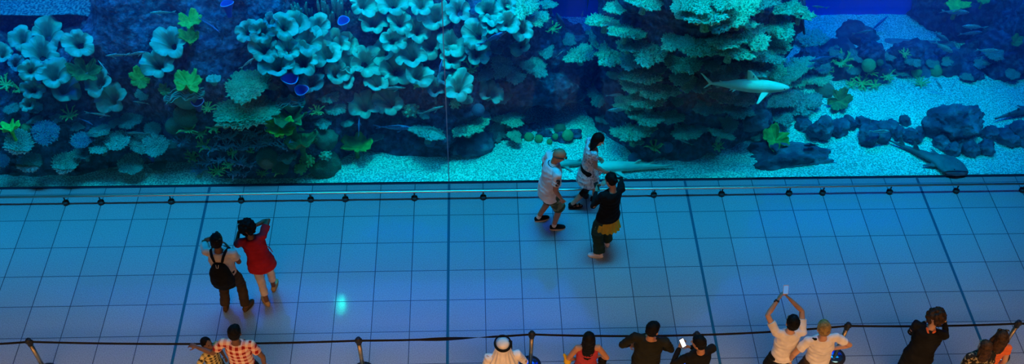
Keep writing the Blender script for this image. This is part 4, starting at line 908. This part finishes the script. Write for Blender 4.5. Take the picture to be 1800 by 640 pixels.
    if top is not None:
        mb = MB(); z0 = -.12 if low else .0
        if tail:
            mb.loft([(pel+P(0, 0, -.14-tail), SX*(.178*wide*s+.014+topflare*.42), SY*(.125*wide*s+.014+topflare*.34)), (pel+P(0, 0, -.08), SX*(.166*wide*s+.012+topflare*.36), SY*(.115*wide*s+.012+topflare*.29)), (up(0, 0, .05), X*(.16*wide*s+.012+topflare*.25), Yv*(.115*wide*s+.012+topflare*.2))], 24)
        if dress: 
            secs = []
            for z, a, d in ((.50, .088, .068), (.475, .135, .088), (.43, .165, .106), (.36, .168, .118), (.28, .150, .116), (.16, .134, .110), (.0, .172, .135), (-.15, .205, .175), (-dress, .235, .205)):
                c = up(0, 0, z) if z > 0 else pel+P(0, .02, z); secs.append((c, X*(a*wide*s), Yv*(d*wide*s)))
            mb.loft(secs[::-1], 28)
        else: torso(mb, .012, z0, .50, flare=topflare, waist=.15 if not fem else .135)
        if sleeve:
            for sh, el, w, pn, sg in arms:
                ks = {'short': .62, 'long': 2, 'elbow': .95, 'none': 0, 'cap': .35}[sleeve]
                a0 = up(sg*sw*.55, 0, .455)
                if ks == 0: continue
                if ks < 1:
                    e2 = lerp(sh, el, ks); dd = (el-sh).normalized(); rr = .060*s*wide
                    mb.limb([a0, sh], [.064*s, .062*s*wide], 14); u2 = dd.orthogonal().normalized(); v2 = dd.cross(u2); mb.loft([(sh, u2*rr*.95, v2*rr*.95), (lerp(sh, e2, .5), u2*rr, v2*rr), (e2, u2*rr*1.04, v2*rr*1.04)], 18)
                else: mb.limb([a0, sh, lerp(sh, el, .5), el, lerp(el, w, .5), lerp(el, w, .93)], [.064*s, .064*s*wide, .058*s, .052*s, .046*s, .036*s], 14)
        mb.fused('dress' if dress else 'shirt', .009, top, root, 3, wr_)
    if bottom is not None:
        mb = MB(); mb.loft([(pel+P(0, 0, -.13), SX*.165*wide*s, SY*.118*wide*s), (pel+P(0, 0, -.04), SX*.178*wide*s, SY*.128*wide*s), (up(0, 0, .04), X*.158*wide*s, Yv*.118*wide*s)], 22)
        for hip, kn, an, fd, sg in legs:
            if legc == 'long': pts = [hip, lerp(hip, kn, .5), kn, lerp(kn, an, .5), lerp(kn, an, .93)]; rr = [.098, .088*wideleg, .07*wideleg, .064*wideleg, .062*wideleg**1.5]
            elif legc == 'short': pts = [hip, lerp(hip, kn, .5), lerp(hip, kn, 1.0)]; rr = [.10, .095, .088]
            elif legc == 'crop': pts = [hip, lerp(hip, kn, .5), kn, lerp(kn, an, .70)]; rr = [.098, .08, .062, .055]
            else: pts = [hip, lerp(hip, kn, .5), kn, lerp(kn, an, .35)]; rr = [.092, .08, .06, .057]
            mb.limb(pts[:-1], [r*s*wide for r in rr[:-1]], 16); dd = (pts[-1]-pts[-2]).normalized(); u2 = dd.orthogonal().normalized(); v2 = dd.cross(u2); a_, b_ = rr[-2]*s*wide, rr[-1]*s*wide
            mb.loft([(pts[-2], u2*a_, v2*a_), (pts[-1], u2*b_, v2*b_)], 18)
        mb.fused('trousers' if legc != 'short' else 'shorts', .009, bottom, root, 3, wr_)
    if shoes is not None:
        for hip, kn, an, fd, sg in legs:
            sdv = fd.cross(V((0, 0, 1))); b0 = an-V((0, 0, .085*s)); so = MB()
            if isinstance(shoes, tuple): sm, kind, sol = shoes
            else: sm, kind, sol = shoes, 'shoe', M_dark
            if kind == 'sandal':
                for y in (.0, .06, .13): so.loft([(b0+fd*(y-.008)*s+V((0, 0, .04*s if y < .1 else .026*s)), sdv*.046*s, V((0, 0, 1))*.040*s), (b0+fd*(y+.014)*s+V((0, 0, .038*s if y < .1 else .024*s)), sdv*.047*s, V((0, 0, 1))*.038*s)], 16)
                so.limb([an-V((0, 0, .02*s))-fd*.03*s, an+fd*.03*s-V((0, 0, .02*s))], [.042*s, .04*s], 12)
            else:
                so.loft([(b0+fd*y*s+V((0, 0, h*.5*s+.010)), sdv*w*s, V((0, 0, 1))*h*.5*s) for y, w, h in ((-.062, .022, .05), (-.055, .034, .075), (-.02, .040, .088), (.04, .042, .085), (.09, .047, .062), (.14, .045, .046), (.175, .034, .036), (.192, .016, .024))], 16)
            o = so.build('shoe' if kind != 'sandal' else 'sandal', sm, root)
            q = MB(); n = 20; prof = [(math.cos(t), math.sin(t)) for t in [2*math.pi*i/n for i in range(n)]]
            bot = [b0+fd*(.062+.132*c_)*s+sdv*(.046*(1-.12*c_*-1)*s_)*s+V((0, 0, .001)) for c_, s_ in prof]; q.add(bot+[v+V((0, 0, .018*s)) for v in bot], [tuple(range(n))[::-1], tuple(range(n, 2*n))]+[(i, (i+1) % n, (i+1) % n+n, i+n) for i in range(n)]); q.build('sole', sol, o, False)
            if sock: q = MB(); q.limb([an-V((0, 0, .01*s)), lerp(an, kn, .10)], [.041*s, .041*s], 12); q.build('sock', sock, root)
    J = dict(root=root, s=s, hp=hp, up=up, P=P, arms=arms, legs=legs, RU=RU, RH=RH, HX=HX, HY=HY, HZ=HZ, X=X, Y=Yv, pel=pel, hc=hc, torso=torso, sw=sw)
    if extra: extra(J)
    return J
def gpos(px, py): p = at_z(px, py, 0); return (p.x, p.y)
def hpos(px, py, z): p = at_z(px, py, z); return (p.x, p.y)
F = {}
F['cream'] = fab('cream_cotton', (.72, .64, .54)); F['white'] = fab('white_cotton', (.78, .74, .70)); F['red'] = fab('red_cotton', (.50, .012, .02)); F['black'] = fab('black_cotton', (.004, .0045, .005)); F['olive'] = fab('dark_olive_cotton', (.012, .013, .007))
F['brown'] = fab('brown_cloth', (.055, .038, .022)); F['offw'] = fab('offwhite_cloth', (.72, .60, .46)); F['green'] = fab('dark_green_cloth', (.018, .05, .03)); F['yellow'] = fab('yellow_cotton', (.75, .46, .03)); F['orange'] = fab('orange_cotton', (.75, .16, .05))
F['camo'] = noisy('camouflage', (.05, .07, .03), (.20, .20, .10), 9, .85, .2, 30, .01, lo=.47, hi=.53); F['flower'] = noisy('printed_white_cotton', (.30, .30, .32), (.80, .76, .74), 28, .85, .2, 20, .01, lo=.38, hi=.5)
F['redcheck'] = checks('red_check', (.80, .62, .48), (.62, .05, .02), (.30, .01, .01), 46); F['yelcheck'] = checks('yellow_check', (.72, .58, .22), (.22, .17, .05), (.04, .035, .02), 66)
F['pattern'] = noisy('dark_print', (.01, .01, .01), (.35, .28, .16), 22, .85, .2, 30, .01, lo=.55, hi=.6)
M_scr = mat('lit_phone_screen', (.05, .15, .3), .3, emis=(.10, .35, .8), es=.7); M_scrw = mat('white_phone_screen', (.5, .5, .5), .3, emis=(.95, .98, 1), es=1.3); M_ph = mat('phone_case', (.02, .02, .022), .4); M_phw = mat('white_phone_case', (.7, .7, .72), .4)
def phone(name, c, X, Z, label, case, scr, w=.038, h=.075, grp=None):
    """handheld phone: X across, Z along; the screen faces X x Z reversed"""
    X = V(X).normalized(); Z = V(Z); Z = (Z-X*Z.dot(X)).normalized(); Y = Z.cross(X); M4 = Matrix((X, Y, Z)).transposed().to_4x4(); M4.translation = V(c)
    r = empty(name, c); tag(r, label, 'phone'); b = MB(); b.loft([((0, y, 0), (w*k, 0, 0), (0, 0, h*k)) for y, k in ((-.004, .96), (-.003, 1), (.003, 1), (.004, .96))], 4)
    b = MB(); b.box((-w, -.004, -h), (w, .004, h)); o = b.build('case', case, r, False); b = MB(); b.box((-w*.88, -.0052, -h*.86), (w*.88, -.0038, h*.86)); o2 = b.build('screen', scr, r, False)
    r.rotation_euler = M4.to_euler(); return r
def Wp(J, v): bpy.context.view_layer.update(); return J['root'].matrix_world @ V(v)
def Wd(J, v): bpy.context.view_layer.update(); return J['root'].matrix_world.to_3x3() @ V(v)

# 1 man with cap and backpack photographing the tank
def pack(J):
    up, s, r = J['up'], J['s'], J['root']; X, Y = J['X'], J['Y']
    b = MB(); secs = [(-.20, .12, .05), (-.15, .17, .09), (.0, .185, .12), (.15, .17, .11), (.27, .14, .085), (.35, .10, .06), (.38, .06, .03)]
    b.loft([(up(0, -.13-.03*math.sin(i*.5), z), X*a*s, Y*d*s) for i, (z, a, d) in enumerate(secs)], 20); b.ell(up(0, -.235, .04), (.10*s, .05*s, .09*s), J['RU']); bag = b.fused('bag', .009, F['black'], None, 3, lambda P_: .006*fbm(P_*8, 3, 4))
    root2 = empty('backpack', J['root'].location, J['root'].rotation_euler.z); bag.parent = root2; tag(root2, 'black backpack with wide straps worn by the man in the dark cap', 'backpack')
    for q in (-1, 1):
        t = MB(); pts = [up(q*.06, -.12, .40), up(q*.085, -.10, .485), up(q*.11, -.02, .525), up(q*.12, .10, .46), up(q*.125, .13, .33), up(q*.15, .08, .18), up(q*.15, -.06, .08)]
        t.limb(pts, [.022*s]*7, 8); t.fused('strap', .008, F['black'], root2, 2)
        t = MB(); t.limb([up(q*.12, -.16, .02), up(q*.17, -.17, -.08), up(q*.16, -.16, -.15)], [.009, .012, .007], 8); t.build('loose_strap', F['black'], root2)
    t = MB(); t.limb([up(-.02, -.19, .40), up(-.012, -.215, .36), up(.012, -.215, .36), up(.02, -.19, .40)], [.005]*4, 6); t.build('buckle', mat('buckle_metal', (.7, .62, .5), .3, 1), root2)
    cap(J, fab('olive_brown_cap', (.05, .05, .028)), 0)
def cap(J, m, brim=1):
    b = MB(); b.ell(J['hp'](0, -.008, .045), (.092*J['s'], .104*J['s'], .088*J['s']), J['RH'], 22, 14)
    hp = J['hp']
    if brim: b.loft([(hp(0, .06+.075*q/3, .055-.006*q), J['HX']*.075*J['s']*(1-.12*q), J['HZ']*.009) for q in range(4)], 18)
    b.loft([(hp(0, -.01, .0), J['HX']*.090*J['s'], J['HY']*.100*J['s']), (hp(0, -.008, .06), J['HX']*.092*J['s'], J['HY']*.103*J['s'])], 20)
    b.fused('cap', .007, m, J['root'], 2)
J = person('man in dark cap and cream T-shirt with a black backpack, holding a camera up', 'person', gpos(415, 543), -4, 1.78, L=((.05, .17, .10), (-.75, -.1, -1), (1, 0, 0)), R=((-.12, .20, -.16), (.7, -.5, -1), (-1, 0, .3)), lf=(-.155, -.01), rf=(.165, .0), lt=10, rt=-22,
           skin=2, hair=('short', H_black), top=F['cream'], bottom=F['brown'], shoes=(fab('brown_suede', (.09, .055, .028)), 'shoe', F['brown']), extra=pack, hd=(6, 4), wideleg=1.1, wide=1.04)
def camera_thing(J, c, label):
    r = empty('camera', Wp(J, c), J['root'].rotation_euler.z); tag(r, label, 'camera'); b = MB(); b.box((-.055, -.02, -.032), (.055, .02, .032)); b.box((-.02, -.016, .03), (.02, .016, .046)); b.build('camera_body', M_ph, r, False)
    b = MB(); b.loft([((0, .02, 0), (.028, 0, 0), (0, 0, .028)), ((0, .065, 0), (.026, 0, 0), (0, 0, .026))], 20); b.build('lens', M_dark, r); return r
camera_thing(J, J['hp'](-.04, .15, -.04), 'black camera held to the face by the man with the backpack')
# 2 woman in red
def clip(J):
    b = MB(); [b.ell(J['hp'](-.03+.022*q, -.04+.01*q, .125), (.014, .008, .010), None, 8, 6) for q in range(3)]; b.build('hair_clip', mat('blue_clip', (.03, .08, .8), .3), J['root'])
    b = MB(); b.limb([J['up'](.16, -.06, .33), J['up'](.22, -.10, .28), J['up'](.24, -.12, .20)], [.006, .008, .006], 6); b.build('ribbon', F['red'], J['root'])
J = person('woman in a loose red top and cream cropped trousers taking a picture', 'person', gpos(474, 520), 14, 1.70, L=((.0, .20, .04), (-.5, .1, -1), (1, 0, 0)), R=((-.10, .16, .10), (1, .1, -.1), (-1, 0, 0)), lf=(-.055, -.16), rf=(.09, .12), lt=20, rt=-20, fem=1, wide=1.08,
           skin=2, hair=('curly', H_black), top=F['red'], bottom=F['offw'], legc='crop', topflare=.07, tail=.02, shoes=(fab('tan_leather', (.55, .36, .14)), 'shoe', fab('tan_sole', (.4, .28, .12))), extra=clip, hd=(12, 0), lean=9, side=-7)
phone('phone', Wp(J, J['hp'](-.06, .20, .02)), Wd(J, (1, 0, 0)), (0, 0, 1), 'dark phone held up to the tank by the woman in red', M_ph, M_ph, .075, .038)
# 3 man in red check shirt
def watch(J, k=1, m=None, nm='watch'):
    sh, el, w, pn, sg = J['arms'][k]; d = (w-el).normalized(); u = d.orthogonal().normalized(); v = d.cross(u); b = MB()
    b.loft([(w-d*.03, u*.034, v*.034), (w-d*.005, u*.033, v*.033)], 16); b.ell(w-d*.018-pn*.034, (.018, .018, .018), None, 8, 6); b.build(nm, m or mat('watch_metal', (.6, .55, .45), .3, .8), J['root'])
J = person('man in a red checked shirt and black trousers reaching out his left arm', 'person', hpos(428, 642, .86), -6, 1.74, L=((-.42, .03, -.22), (-.2, -.4, -1), (0, 0, -1)), R=((.12, .0, -.50), (1, -.4, 0), (-1, 0, 0)), lf=(-.14, 0), rf=(.14, 0),
           skin=2, hair=('short', H_black), top=F['redcheck'], bottom=F['black'], shoes=F['black'], extra=watch, wide=1.05, hd=(8, 0))
# 4 child
J = person('small child in a yellow and black checked shirt under the reaching arm', 'person', hpos(366, 607, 1.12), -125, 1.22, R=((.06, .12, -.30), (1, -.3, 0), (-1, 0, 0)), skin=2, hair=('short', H_black), top=F['yelcheck'], bottom=F['brown'], shoes=F['black'], child=1, hd=(-22, 0), finger=.4)
# 5 man in white robe and headcloth
def ghutra(J):
    hp, s, r = J['hp'], J['s'], J['root']; b = MB(); b.ell(hp(0, -.005, .04), (.098*s, .108*s, .098*s), J['RH'], 24, 16); secs = []
    for z, a, d, y in ((.05, .100, .108, -.01), (-.02, .108, .112, -.02), (-.10, .125, .115, -.03), (-.18, .165, .12, -.04), (-.27, .21, .13, -.05), (-.36, .20, .11, -.07)): secs.append((hp(0, y, z), J['HX']*a*s, J['HY']*d*s))
    b.loft(secs[::-1], 30); b.fused('headcloth', .008, F['white'], r, 3, lambda P_: .010*np.sin(np.arctan2(P_[:, 0]-J['hc'].x, P_[:, 1]-J['hc'].y)*17)*np.clip((J['hc'].z+.02-P_[:, 2])/.15, 0, 1)+.004*fbm(P_*12, 2, 3))
    b = MB(); n = 36
    for zz, rr in ((.070, .0), (.088, -.006)):
        pts = [hp((.104+rr)*math.cos(t), -.005+(.112+rr)*math.sin(t), zz+.012*math.sin(t)) for t in [2*math.pi*i/n for i in range(n+1)]]; b.limb(pts, [.0115]*len(pts), 8)
    b.build('head_cord', F['black'], r)
J = person('man in a white robe and white headcloth with black cord', 'person', hpos(884, 606, 1.70), 6, 1.74, R=((-.06, .22, -.26), (1, -.6, -.6), (-1, 0, 0)), skin=1, hair=('none', None), top=F['white'], sleeve='long', dress=.86, shoes=F['brown'], extra=ghutra, wide=1.1)
phone('phone', Wp(J, J['arms'][1][2]+V((0, .09, .05))), (1, 0, 0), (0, .3, 1), 'black phone in the right hand of the man in the white headcloth', M_ph, M_ph)
# 6 woman with long black hair
J = person('woman with very long black hair down her back in a red sleeveless top', 'person', hpos(1036, 590, 1.62), 0, 1.62, L=((.0, .10, -.46), (-1, -.6, 0), (1, 0, 0)), R=((-.02, .10, -.38), (1, -.6, 0), (-1, 0, 0)), fem=1, skin=1, hair=('verylong', H_black), top=fab('red_purple_top', (.42, .04, .05)), sleeve='none', bottom=F['black'], shoes=F['black'])
b = MB(); p = at_z(998, 634, .75); 
b.ell((0, 0, 0), (.06, .05, .10)); b.limb([(-.02, 0, .05), (-.06, 0, .16)], [.035, .02], 10); b.limb([(.03, 0, .05), (.03, 0, .12)], [.03, .02], 10); o = b.fused('plush_toy', .008, fab('yellow_plush', (.8, .5, .03)), None, 2); o.location = p; tag(o, 'yellow plush toy carried at the left hip of the long-haired woman', 'toy')
J = person('small dark-haired child just right of the long-haired woman', 'person', hpos(1059, 632, 1.02), 0, 1.04, skin=1, hair=('short', H_black), top=F['black'], bottom=F['black'], shoes=F['black'], child=1)
# 8 man in dark olive shirt
J = person('man in a dark olive long-sleeved shirt looking to the right', 'person', hpos(1147, 574, 1.76), -12, 1.78, L=((-.05, .14, -.42), (-1, -.6, -.1), (1, 0, 0)), R=((-.04, .20, -.40), (1, -.5, 0), (-1, 0, 0)), skin=1, hair=('short', H_black), top=F['olive'], sleeve='long', bottom=F['black'], shoes=F['black'], hd=(4, -35), wide=1.12)
# 9 man in black holding a bright phone
J = person('man in black with short black hair looking down at a bright phone', 'person', hpos(1236, 601, 1.66), 22, 1.70, L=((.02, .26, -.13), (-1, -.3, -.8), (.6, -.4, .5)), R=((-.18, .24, -.20), (1, -.4, -.8), (-1, 0, 0)), skin=1, hair=('short', H_black), top=F['black'], sleeve='long', bottom=fab('blue_jeans', (.03, .07, .16)), shoes=F['black'], hd=(18, 30), wide=1.08, finger=.6)
a = Wp(J, J['arms'][0][2]); phone('phone', a+V((.04, .02, .10)), Wd(J, (1, .1, .1)), (0, .75, .65), 'phone with a glaring white screen held by the man in black', M_ph, M_scrw, .036, .068)
# 10 man in white T-shirt holding a phone high
J = person('man in a white T-shirt holding a phone high above his head', 'person', hpos(1398, 563, 1.80), 2, 1.78, L=((.03, .30, .36), (-1, .1, .2), (1, .2, 0)), R=((-.16, .32, .34), (.8, .2, -.2), (-1, .2, 0)), skin=0, hair=('short', H_black), top=F['white'], bottom=F['black'], shoes=F['black'], extra=lambda J: watch(J, 0, M_ph, 'wristband'), lean=4, hd=(-8, 4), finger=.45)
a = (J['arms'][0][2]+J['arms'][1][2])*.5; phone('phone', Wp(J, a+V((.01, .06, .15))), (1, 0, 0), (0, .6, 1), 'white phone held high over the belt by the man in the white T-shirt', M_phw, M_scr, .036, .07)
# 11 fair-haired man, hand on hip
def strap(J):
    b = MB(); [b.ell(J['up'](-.11-.025*q, .02*q-.02, .525-.015*q), (.028, .02, .02), None, 8, 6) for q in range(3)]; b.fused('neck_scarf', .006, F['black'], J['root'], 1)
J = person('fair-haired man in a white T-shirt with his right hand on his hip', 'person', hpos(1461, 573, 1.76), 4, 1.78, L=((-.20, .02, -.46), (-1, -.6, 0), (1, 0, 0)), R=((.03, .04, -.36), (1, -.35, .25), (-1, 0, 0)), side=-6, skin=0, hair=('short', H_blond), top=F['white'], bottom=F['brown'], shoes=F['brown'], extra=strap, wide=1.05, hd=(8, 0))
# 12 bent person in black
def collar(J):
    b = MB(); b.limb([J['up'](-.055, -.065, .515), J['up'](-.02, -.10, .47), J['up'](.02, -.10, .46), J['up'](.06, -.06, .51)], [.018]*4, 10); b.fused('undershirt_collar', .007, F['orange'], J['root'], 1)
J = person('person in a black long-sleeved top bending with hands raised to brown tied hair', 'person', hpos(1640, 578, 1.60), -28, 1.72, lean=20, L=((.12, .24, -.05), (-.4, .0, -1), (1, 0, 0)), R=((-.03, .24, .08), (.4, .1, -1), (-1, 0, 0)), fem=1, skin=0, hair=('curly', H_brown), top=F['black'], sleeve='long', bottom=F['black'], shoes=F['black'], extra=collar, wide=1.2, hd=(14, 0))
# 13, 14 women at the right corner
J = person('woman with brown hair in a dark printed top near the right corner', 'person', hpos(1735, 607, 1.58), 8, 1.62, fem=1, skin=0, hair=('long', H_brown), top=F['pattern'], bottom=F['black'], shoes=F['black'], wide=1.1)
def shades(J):
    b = MB(); [b.ell(J['hp'](q*.045, .035, .112), (.034, .014, .018), J['RH'], 12, 8) for q in (-1, 1)]; b.limb([J['hp'](-.085, -.02, .08), J['hp'](-.08, .03, .105), J['hp'](.08, .03, .105), J['hp'](.085, -.02, .08)], [.005]*4, 6); b.build('sunglasses', M_eye, J['root'])
J = person('woman with long brown hair and an orange top in the right corner', 'person', hpos(1764, 588, 1.66), -10, 1.68, fem=1, skin=0, hair=('wavy', H_brown), top=F['orange'], sleeve='cap', bottom=F['offw'], shoes=F['brown'], extra=shades)
# 15 bald man in white polo
def polo(J):
    up, s, r, hp = J['up'], J['s'], J['root'], J['hp']
    b = MB(); b.loft([(up(0, -.006, .492), J['X']*.080*s, J['Y']*.074*s), (up(0, -.004, .535), J['X']*.064*s, J['Y']*.062*s)], 20); b.fused('collar', .006, F['white'], r, 1)
    b = MB(); n = 24; pts = [up(.088*math.cos(t), -.008+.080*math.sin(t), .494-.012*math.sin(t)) for t in [2*math.pi*i/n for i in range(n+1)]]; b.limb(pts, [.007]*len(pts), 6); b.build('collar_trim', F['black'], r)
    b = MB(); [b.loft([(hp(q*.036, .106, .016), J['HX']*.030*s, J['HZ']*.018*s), (hp(q*.036, .112, .016), J['HX']*.028*s, J['HZ']*.016*s)], 14) for q in (-1, 1)]
    [b.limb([hp(q*.062, .104, .02), hp(q*.082, .05, .022), hp(q*.086, -.05, .018), hp(q*.05, -.095, .0)], [.006, .0085, .0085, .006], 6) for q in (-1, 1)]; b.build('sunglasses', M_eye, r)
    # number 3 on the right sleeve
    sh, el, w, pn, sg = J['arms'][1]; d = (el-sh).normalized(); c = lerp(sh, el, .36); side = J['X']; side = (side-d*side.dot(d)).normalized(); fw = d.cross(side)
    cu = bpy.data.curves.new('three', 'FONT'); cu.body = '3'; cu.size = .155*s; cu.extrude = .002; cu.offset = .008; cu.align_x = 'CENTER'; cu.align_y = 'CENTER'; t = bpy.data.objects.new('tmp', cu); C.objects.link(t); bpy.context.view_layer.update()
    me = bpy.data.meshes.new_from_object(t.evaluated_get(bpy.context.evaluated_depsgraph_get())); bpy.data.objects.remove(t)
    Xd = V((0, 1, 0)); Xd = (Xd-d*Xd.dot(d)).normalized(); Zd = -d; Nd = Xd.cross(Zd); Nd = Nd if Nd.dot(side) > 0 else -Nd
    rad = .066*s*1.09+.006; cc = c
    for v in me.vertices:
        a = v.co.x/rad; v.co = cc+(Nd*math.cos(a)+Xd*math.sin(a))*(rad+v.co.z)+Zd*v.co.y
    link('sleeve_number', me, M_ph, r, False)
    cu2 = MB(); cu2.ell(up(.09, .118, .33), (.022, .008, .022), J['RU'], 10, 8); cu2.ell(up(.09, .122, .29), (.012, .006, .020), J['RU'], 8, 6); cu2.build('chest_emblem', M_ph, r)
J = person('bald man in a long white polo shirt marked 3, camouflage shorts and black shoes', 'person', gpos(960, 396), -78, 1.84, lean=7, lf=(-.13, -.10), rf=(.10, .10), lt=4, rt=-6, L=None, R=((.05, .14, -.50), (.3, -1, 0), (-1, .1, 0)), skin=1, hair=('none', None), top=F['white'], sleeve='short', bottom=F['camo'], legc='short', topflare=.03, tail=.03,
           shoes=(F['black'], 'shoe', F['white']), sock=F['white'], extra=polo, wide=1.2, hd=(14, -8))
# 16 walking woman
def bagx(J):
    up, s, r = J['up'], J['s'], J['root']; b = MB(); b.ell((0, 0, 0), (.05, .11, .13)); o = b.fused('bag', .008, F['flower'], None, 2); q = empty('shoulder_bag', Wp(J, up(.0, .17, -.12)), J['root'].rotation_euler.z); o.parent = q; tag(q, 'small black and white bag carried in front by the walking woman', 'bag')
    b = MB(); b.limb([(0, 0, .10), (-.02, -.06, .34), (-.03, -.10, .50)], [.008, .010, .010], 6); b.build('strap', F['black'], q)
J = person('woman with long dark wavy hair in a short white printed dress walking right', 'person', gpos(1027, 358), -82, 1.72, lean=4, lf=(-.05, .19), rf=(.07, -.24, .03), lt=2, rt=-3, L=((-.03, .20, -.44), (-.4, -1, 0), (1, 0, 0)), R=((.0, .26, -.44), (.3, -1, 0), (-1, 0, 0)), fem=1, skin=0, hair=('wavy', H_black), top=F['flower'], sleeve='cap', dress=.34,
           bottom=F['black'], legc='knee', shoes=(F['black'], 'sandal', F['black']), extra=bagx, hd=(28, -14))
# 17 woman in black jumper
def hem(J):
    up, s, r = J['up'], J['s'], J['root']; X, Y = J['X'], J['Y']; b = MB(); b.loft([(J['pel']+J['P'](.01, -.01, -.31), X*.225*s, Y*.19*s), (J['pel']+J['P'](0, 0, -.15), X*.195*s, Y*.150*s), (J['pel']+J['P'](0, 0, -.02), X*.16*s, Y*.12*s)], 30)
    b.fused('shirt_hem', .008, F['yellow'], r, 2, lambda P_: .010*np.sin(np.arctan2(P_[:, 0], P_[:, 1])*16)*np.clip((.95*s-P_[:, 2])/.2, 0, 1))
J = person('woman in a black jumper over a yellow shirt and dark green trousers looking down', 'person', gpos(1061, 441), 26, 1.74, lean=5, side=6, lf=(-.13, -.07), rf=(.12, .10), lt=55, rt=-10, L=((.05, .25, -.16), (-.7, -.3, -1), (.5, 0, .5)), R=((-.10, .22, .02), (1, -.1, -.2), (-.6, 0, -.4)), fem=1, skin=0, hair=('bun', H_black), top=F['black'], sleeve='long',
           bottom=F['green'], wideleg=1.3, shoes=(F['white'], 'shoe', F['white']), extra=hem, hd=(26, 8), low=True, wide=1.08, topflare=.05)
phone('phone', Wp(J, J['arms'][0][2]+V((.05, .07, .04))), Wd(J, (1, 0, 0)), (0, .6, .7), 'dark phone in the hands of the woman in the black jumper', M_ph, M_ph)

# ------------------------------------------------------------------ barrier posts and belts
M_post = mat('post_metal', (.42, .38, .30), .32, 1); M_belt = fab('belt_webbing', (.006, .007, .010)); M_disc = mat('steel_blue_reflection', (.10, .35, .8), .15, .9)  # base cover steel: the tank's blue reflection is put into its colour
HT = .86; tops = [at_z(px, py, HT) for px, py in ((-160, 606), (50, 599), (630, 597), (935, 586), (1225, 587), (1491, 571), (1791, 567), (1960, 560))]
pp = ['leftmost barrier post, leaning in the lower left corner', 'barrier post below the bright cyan reflection', 'barrier post just right of the man in the white headcloth', 'barrier post behind the man with the bright phone', 'barrier post behind the fair-haired man in white', 'barrier post at the lower right corner']
proto = None
for i in range(1, 7):
    x, y = tops[i].x, tops[i].y
    if proto is None:
        proto = r = empty('barrier_post', (x, y, 0))
        b = MB(); b.loft([((0, 0, 0), (.17, 0, 0), (0, .17, 0)), ((0, 0, .012), (.17, 0, 0), (0, .17, 0)), ((0, 0, .02), (.16, 0, 0), (0, .16, 0))], 36); b.build('base', M_dark, r)
        b = MB(); b.loft([((0, 0, .019), (.125, 0, 0), (0, .125, 0)), ((0, 0, .026), (.12, 0, 0), (0, .12, 0)), ((0, 0, .04), (.05, 0, 0), (0, .05, 0))], 36); b.build('base_cover', M_disc, r)
        b = MB(); b.loft([((0, 0, .02), (.031, 0, 0), (0, .031, 0)), ((0, 0, HT-.06), (.031, 0, 0), (0, .031, 0))], 22); b.build('pole', M_post, r)
        b = MB(); b.loft([((0, 0, HT-.10), (.040, 0, 0), (0, .040, 0)), ((0, 0, HT+.01), (.040, 0, 0), (0, .040, 0)), ((0, 0, HT+.03), (.034, 0, 0), (0, .034, 0)), ((0, 0, HT+.036), (.02, 0, 0), (0, .02, 0))], 22); b.box((-.05, -.02, HT-.06), (.05, .02, HT)); b.build('belt_head', M_dark, r)
    else: r = copy_thing(proto); r.location = (x, y, 0)
    tag(r, pp[i-1], 'barrier post', 'belt barrier posts along the walkway')
bl = ['black belt running out of the left edge', 'long black barrier belt across the lower left', 'twisted black belt left of the headcloth man', 'black belt above the long-haired woman', 'black belt passing the phone of the white T-shirt man', 'black belt behind the bent person in black', 'short black belt at the right edge']
for i in range(7):
    a, c = tops[i], tops[i+1]; a = V((a.x, a.y, HT-.03)); c = V((c.x, c.y, HT-.03)); d = (c-a); n = 60; sd = V((-d.y, d.x, 0)).normalized(); vs = []; fs = []
    u0 = .045/d.length if i > 0 else 0; u1 = 1-.045/d.length if i < 6 else 1
    for q in range(n+1):
        t = u0+(u1-u0)*q/n; p = a+d*t-V((0, 0, .07 if d.length > 4 else .035))*4*t*(1-t); tw = 0
        if i == 2: tw = math.pi*min(1, max(0, (t-.35)/.42))
        ez = V((0, 0, math.cos(tw)))+sd*math.sin(tw); en = ez.cross(d.normalized())
        for e1, e2 in ((-1, -1), (1, -1), (1, 1), (-1, 1)): vs.append(p+ez*.026*e1+en*.0012*e2)
    for q in range(n):
        for k in range(4): fs.append((q*4+k, q*4+(k+1) % 4, (q+1)*4+(k+1) % 4, (q+1)*4+k))
    fs += [(0, 3, 2, 1), (n*4, n*4+1, n*4+2, n*4+3)]
    tag(link('barrier_belt', pymesh('barrier_belt', vs, fs), M_belt, None, False), bl[i], 'belt', 'barrier belts')
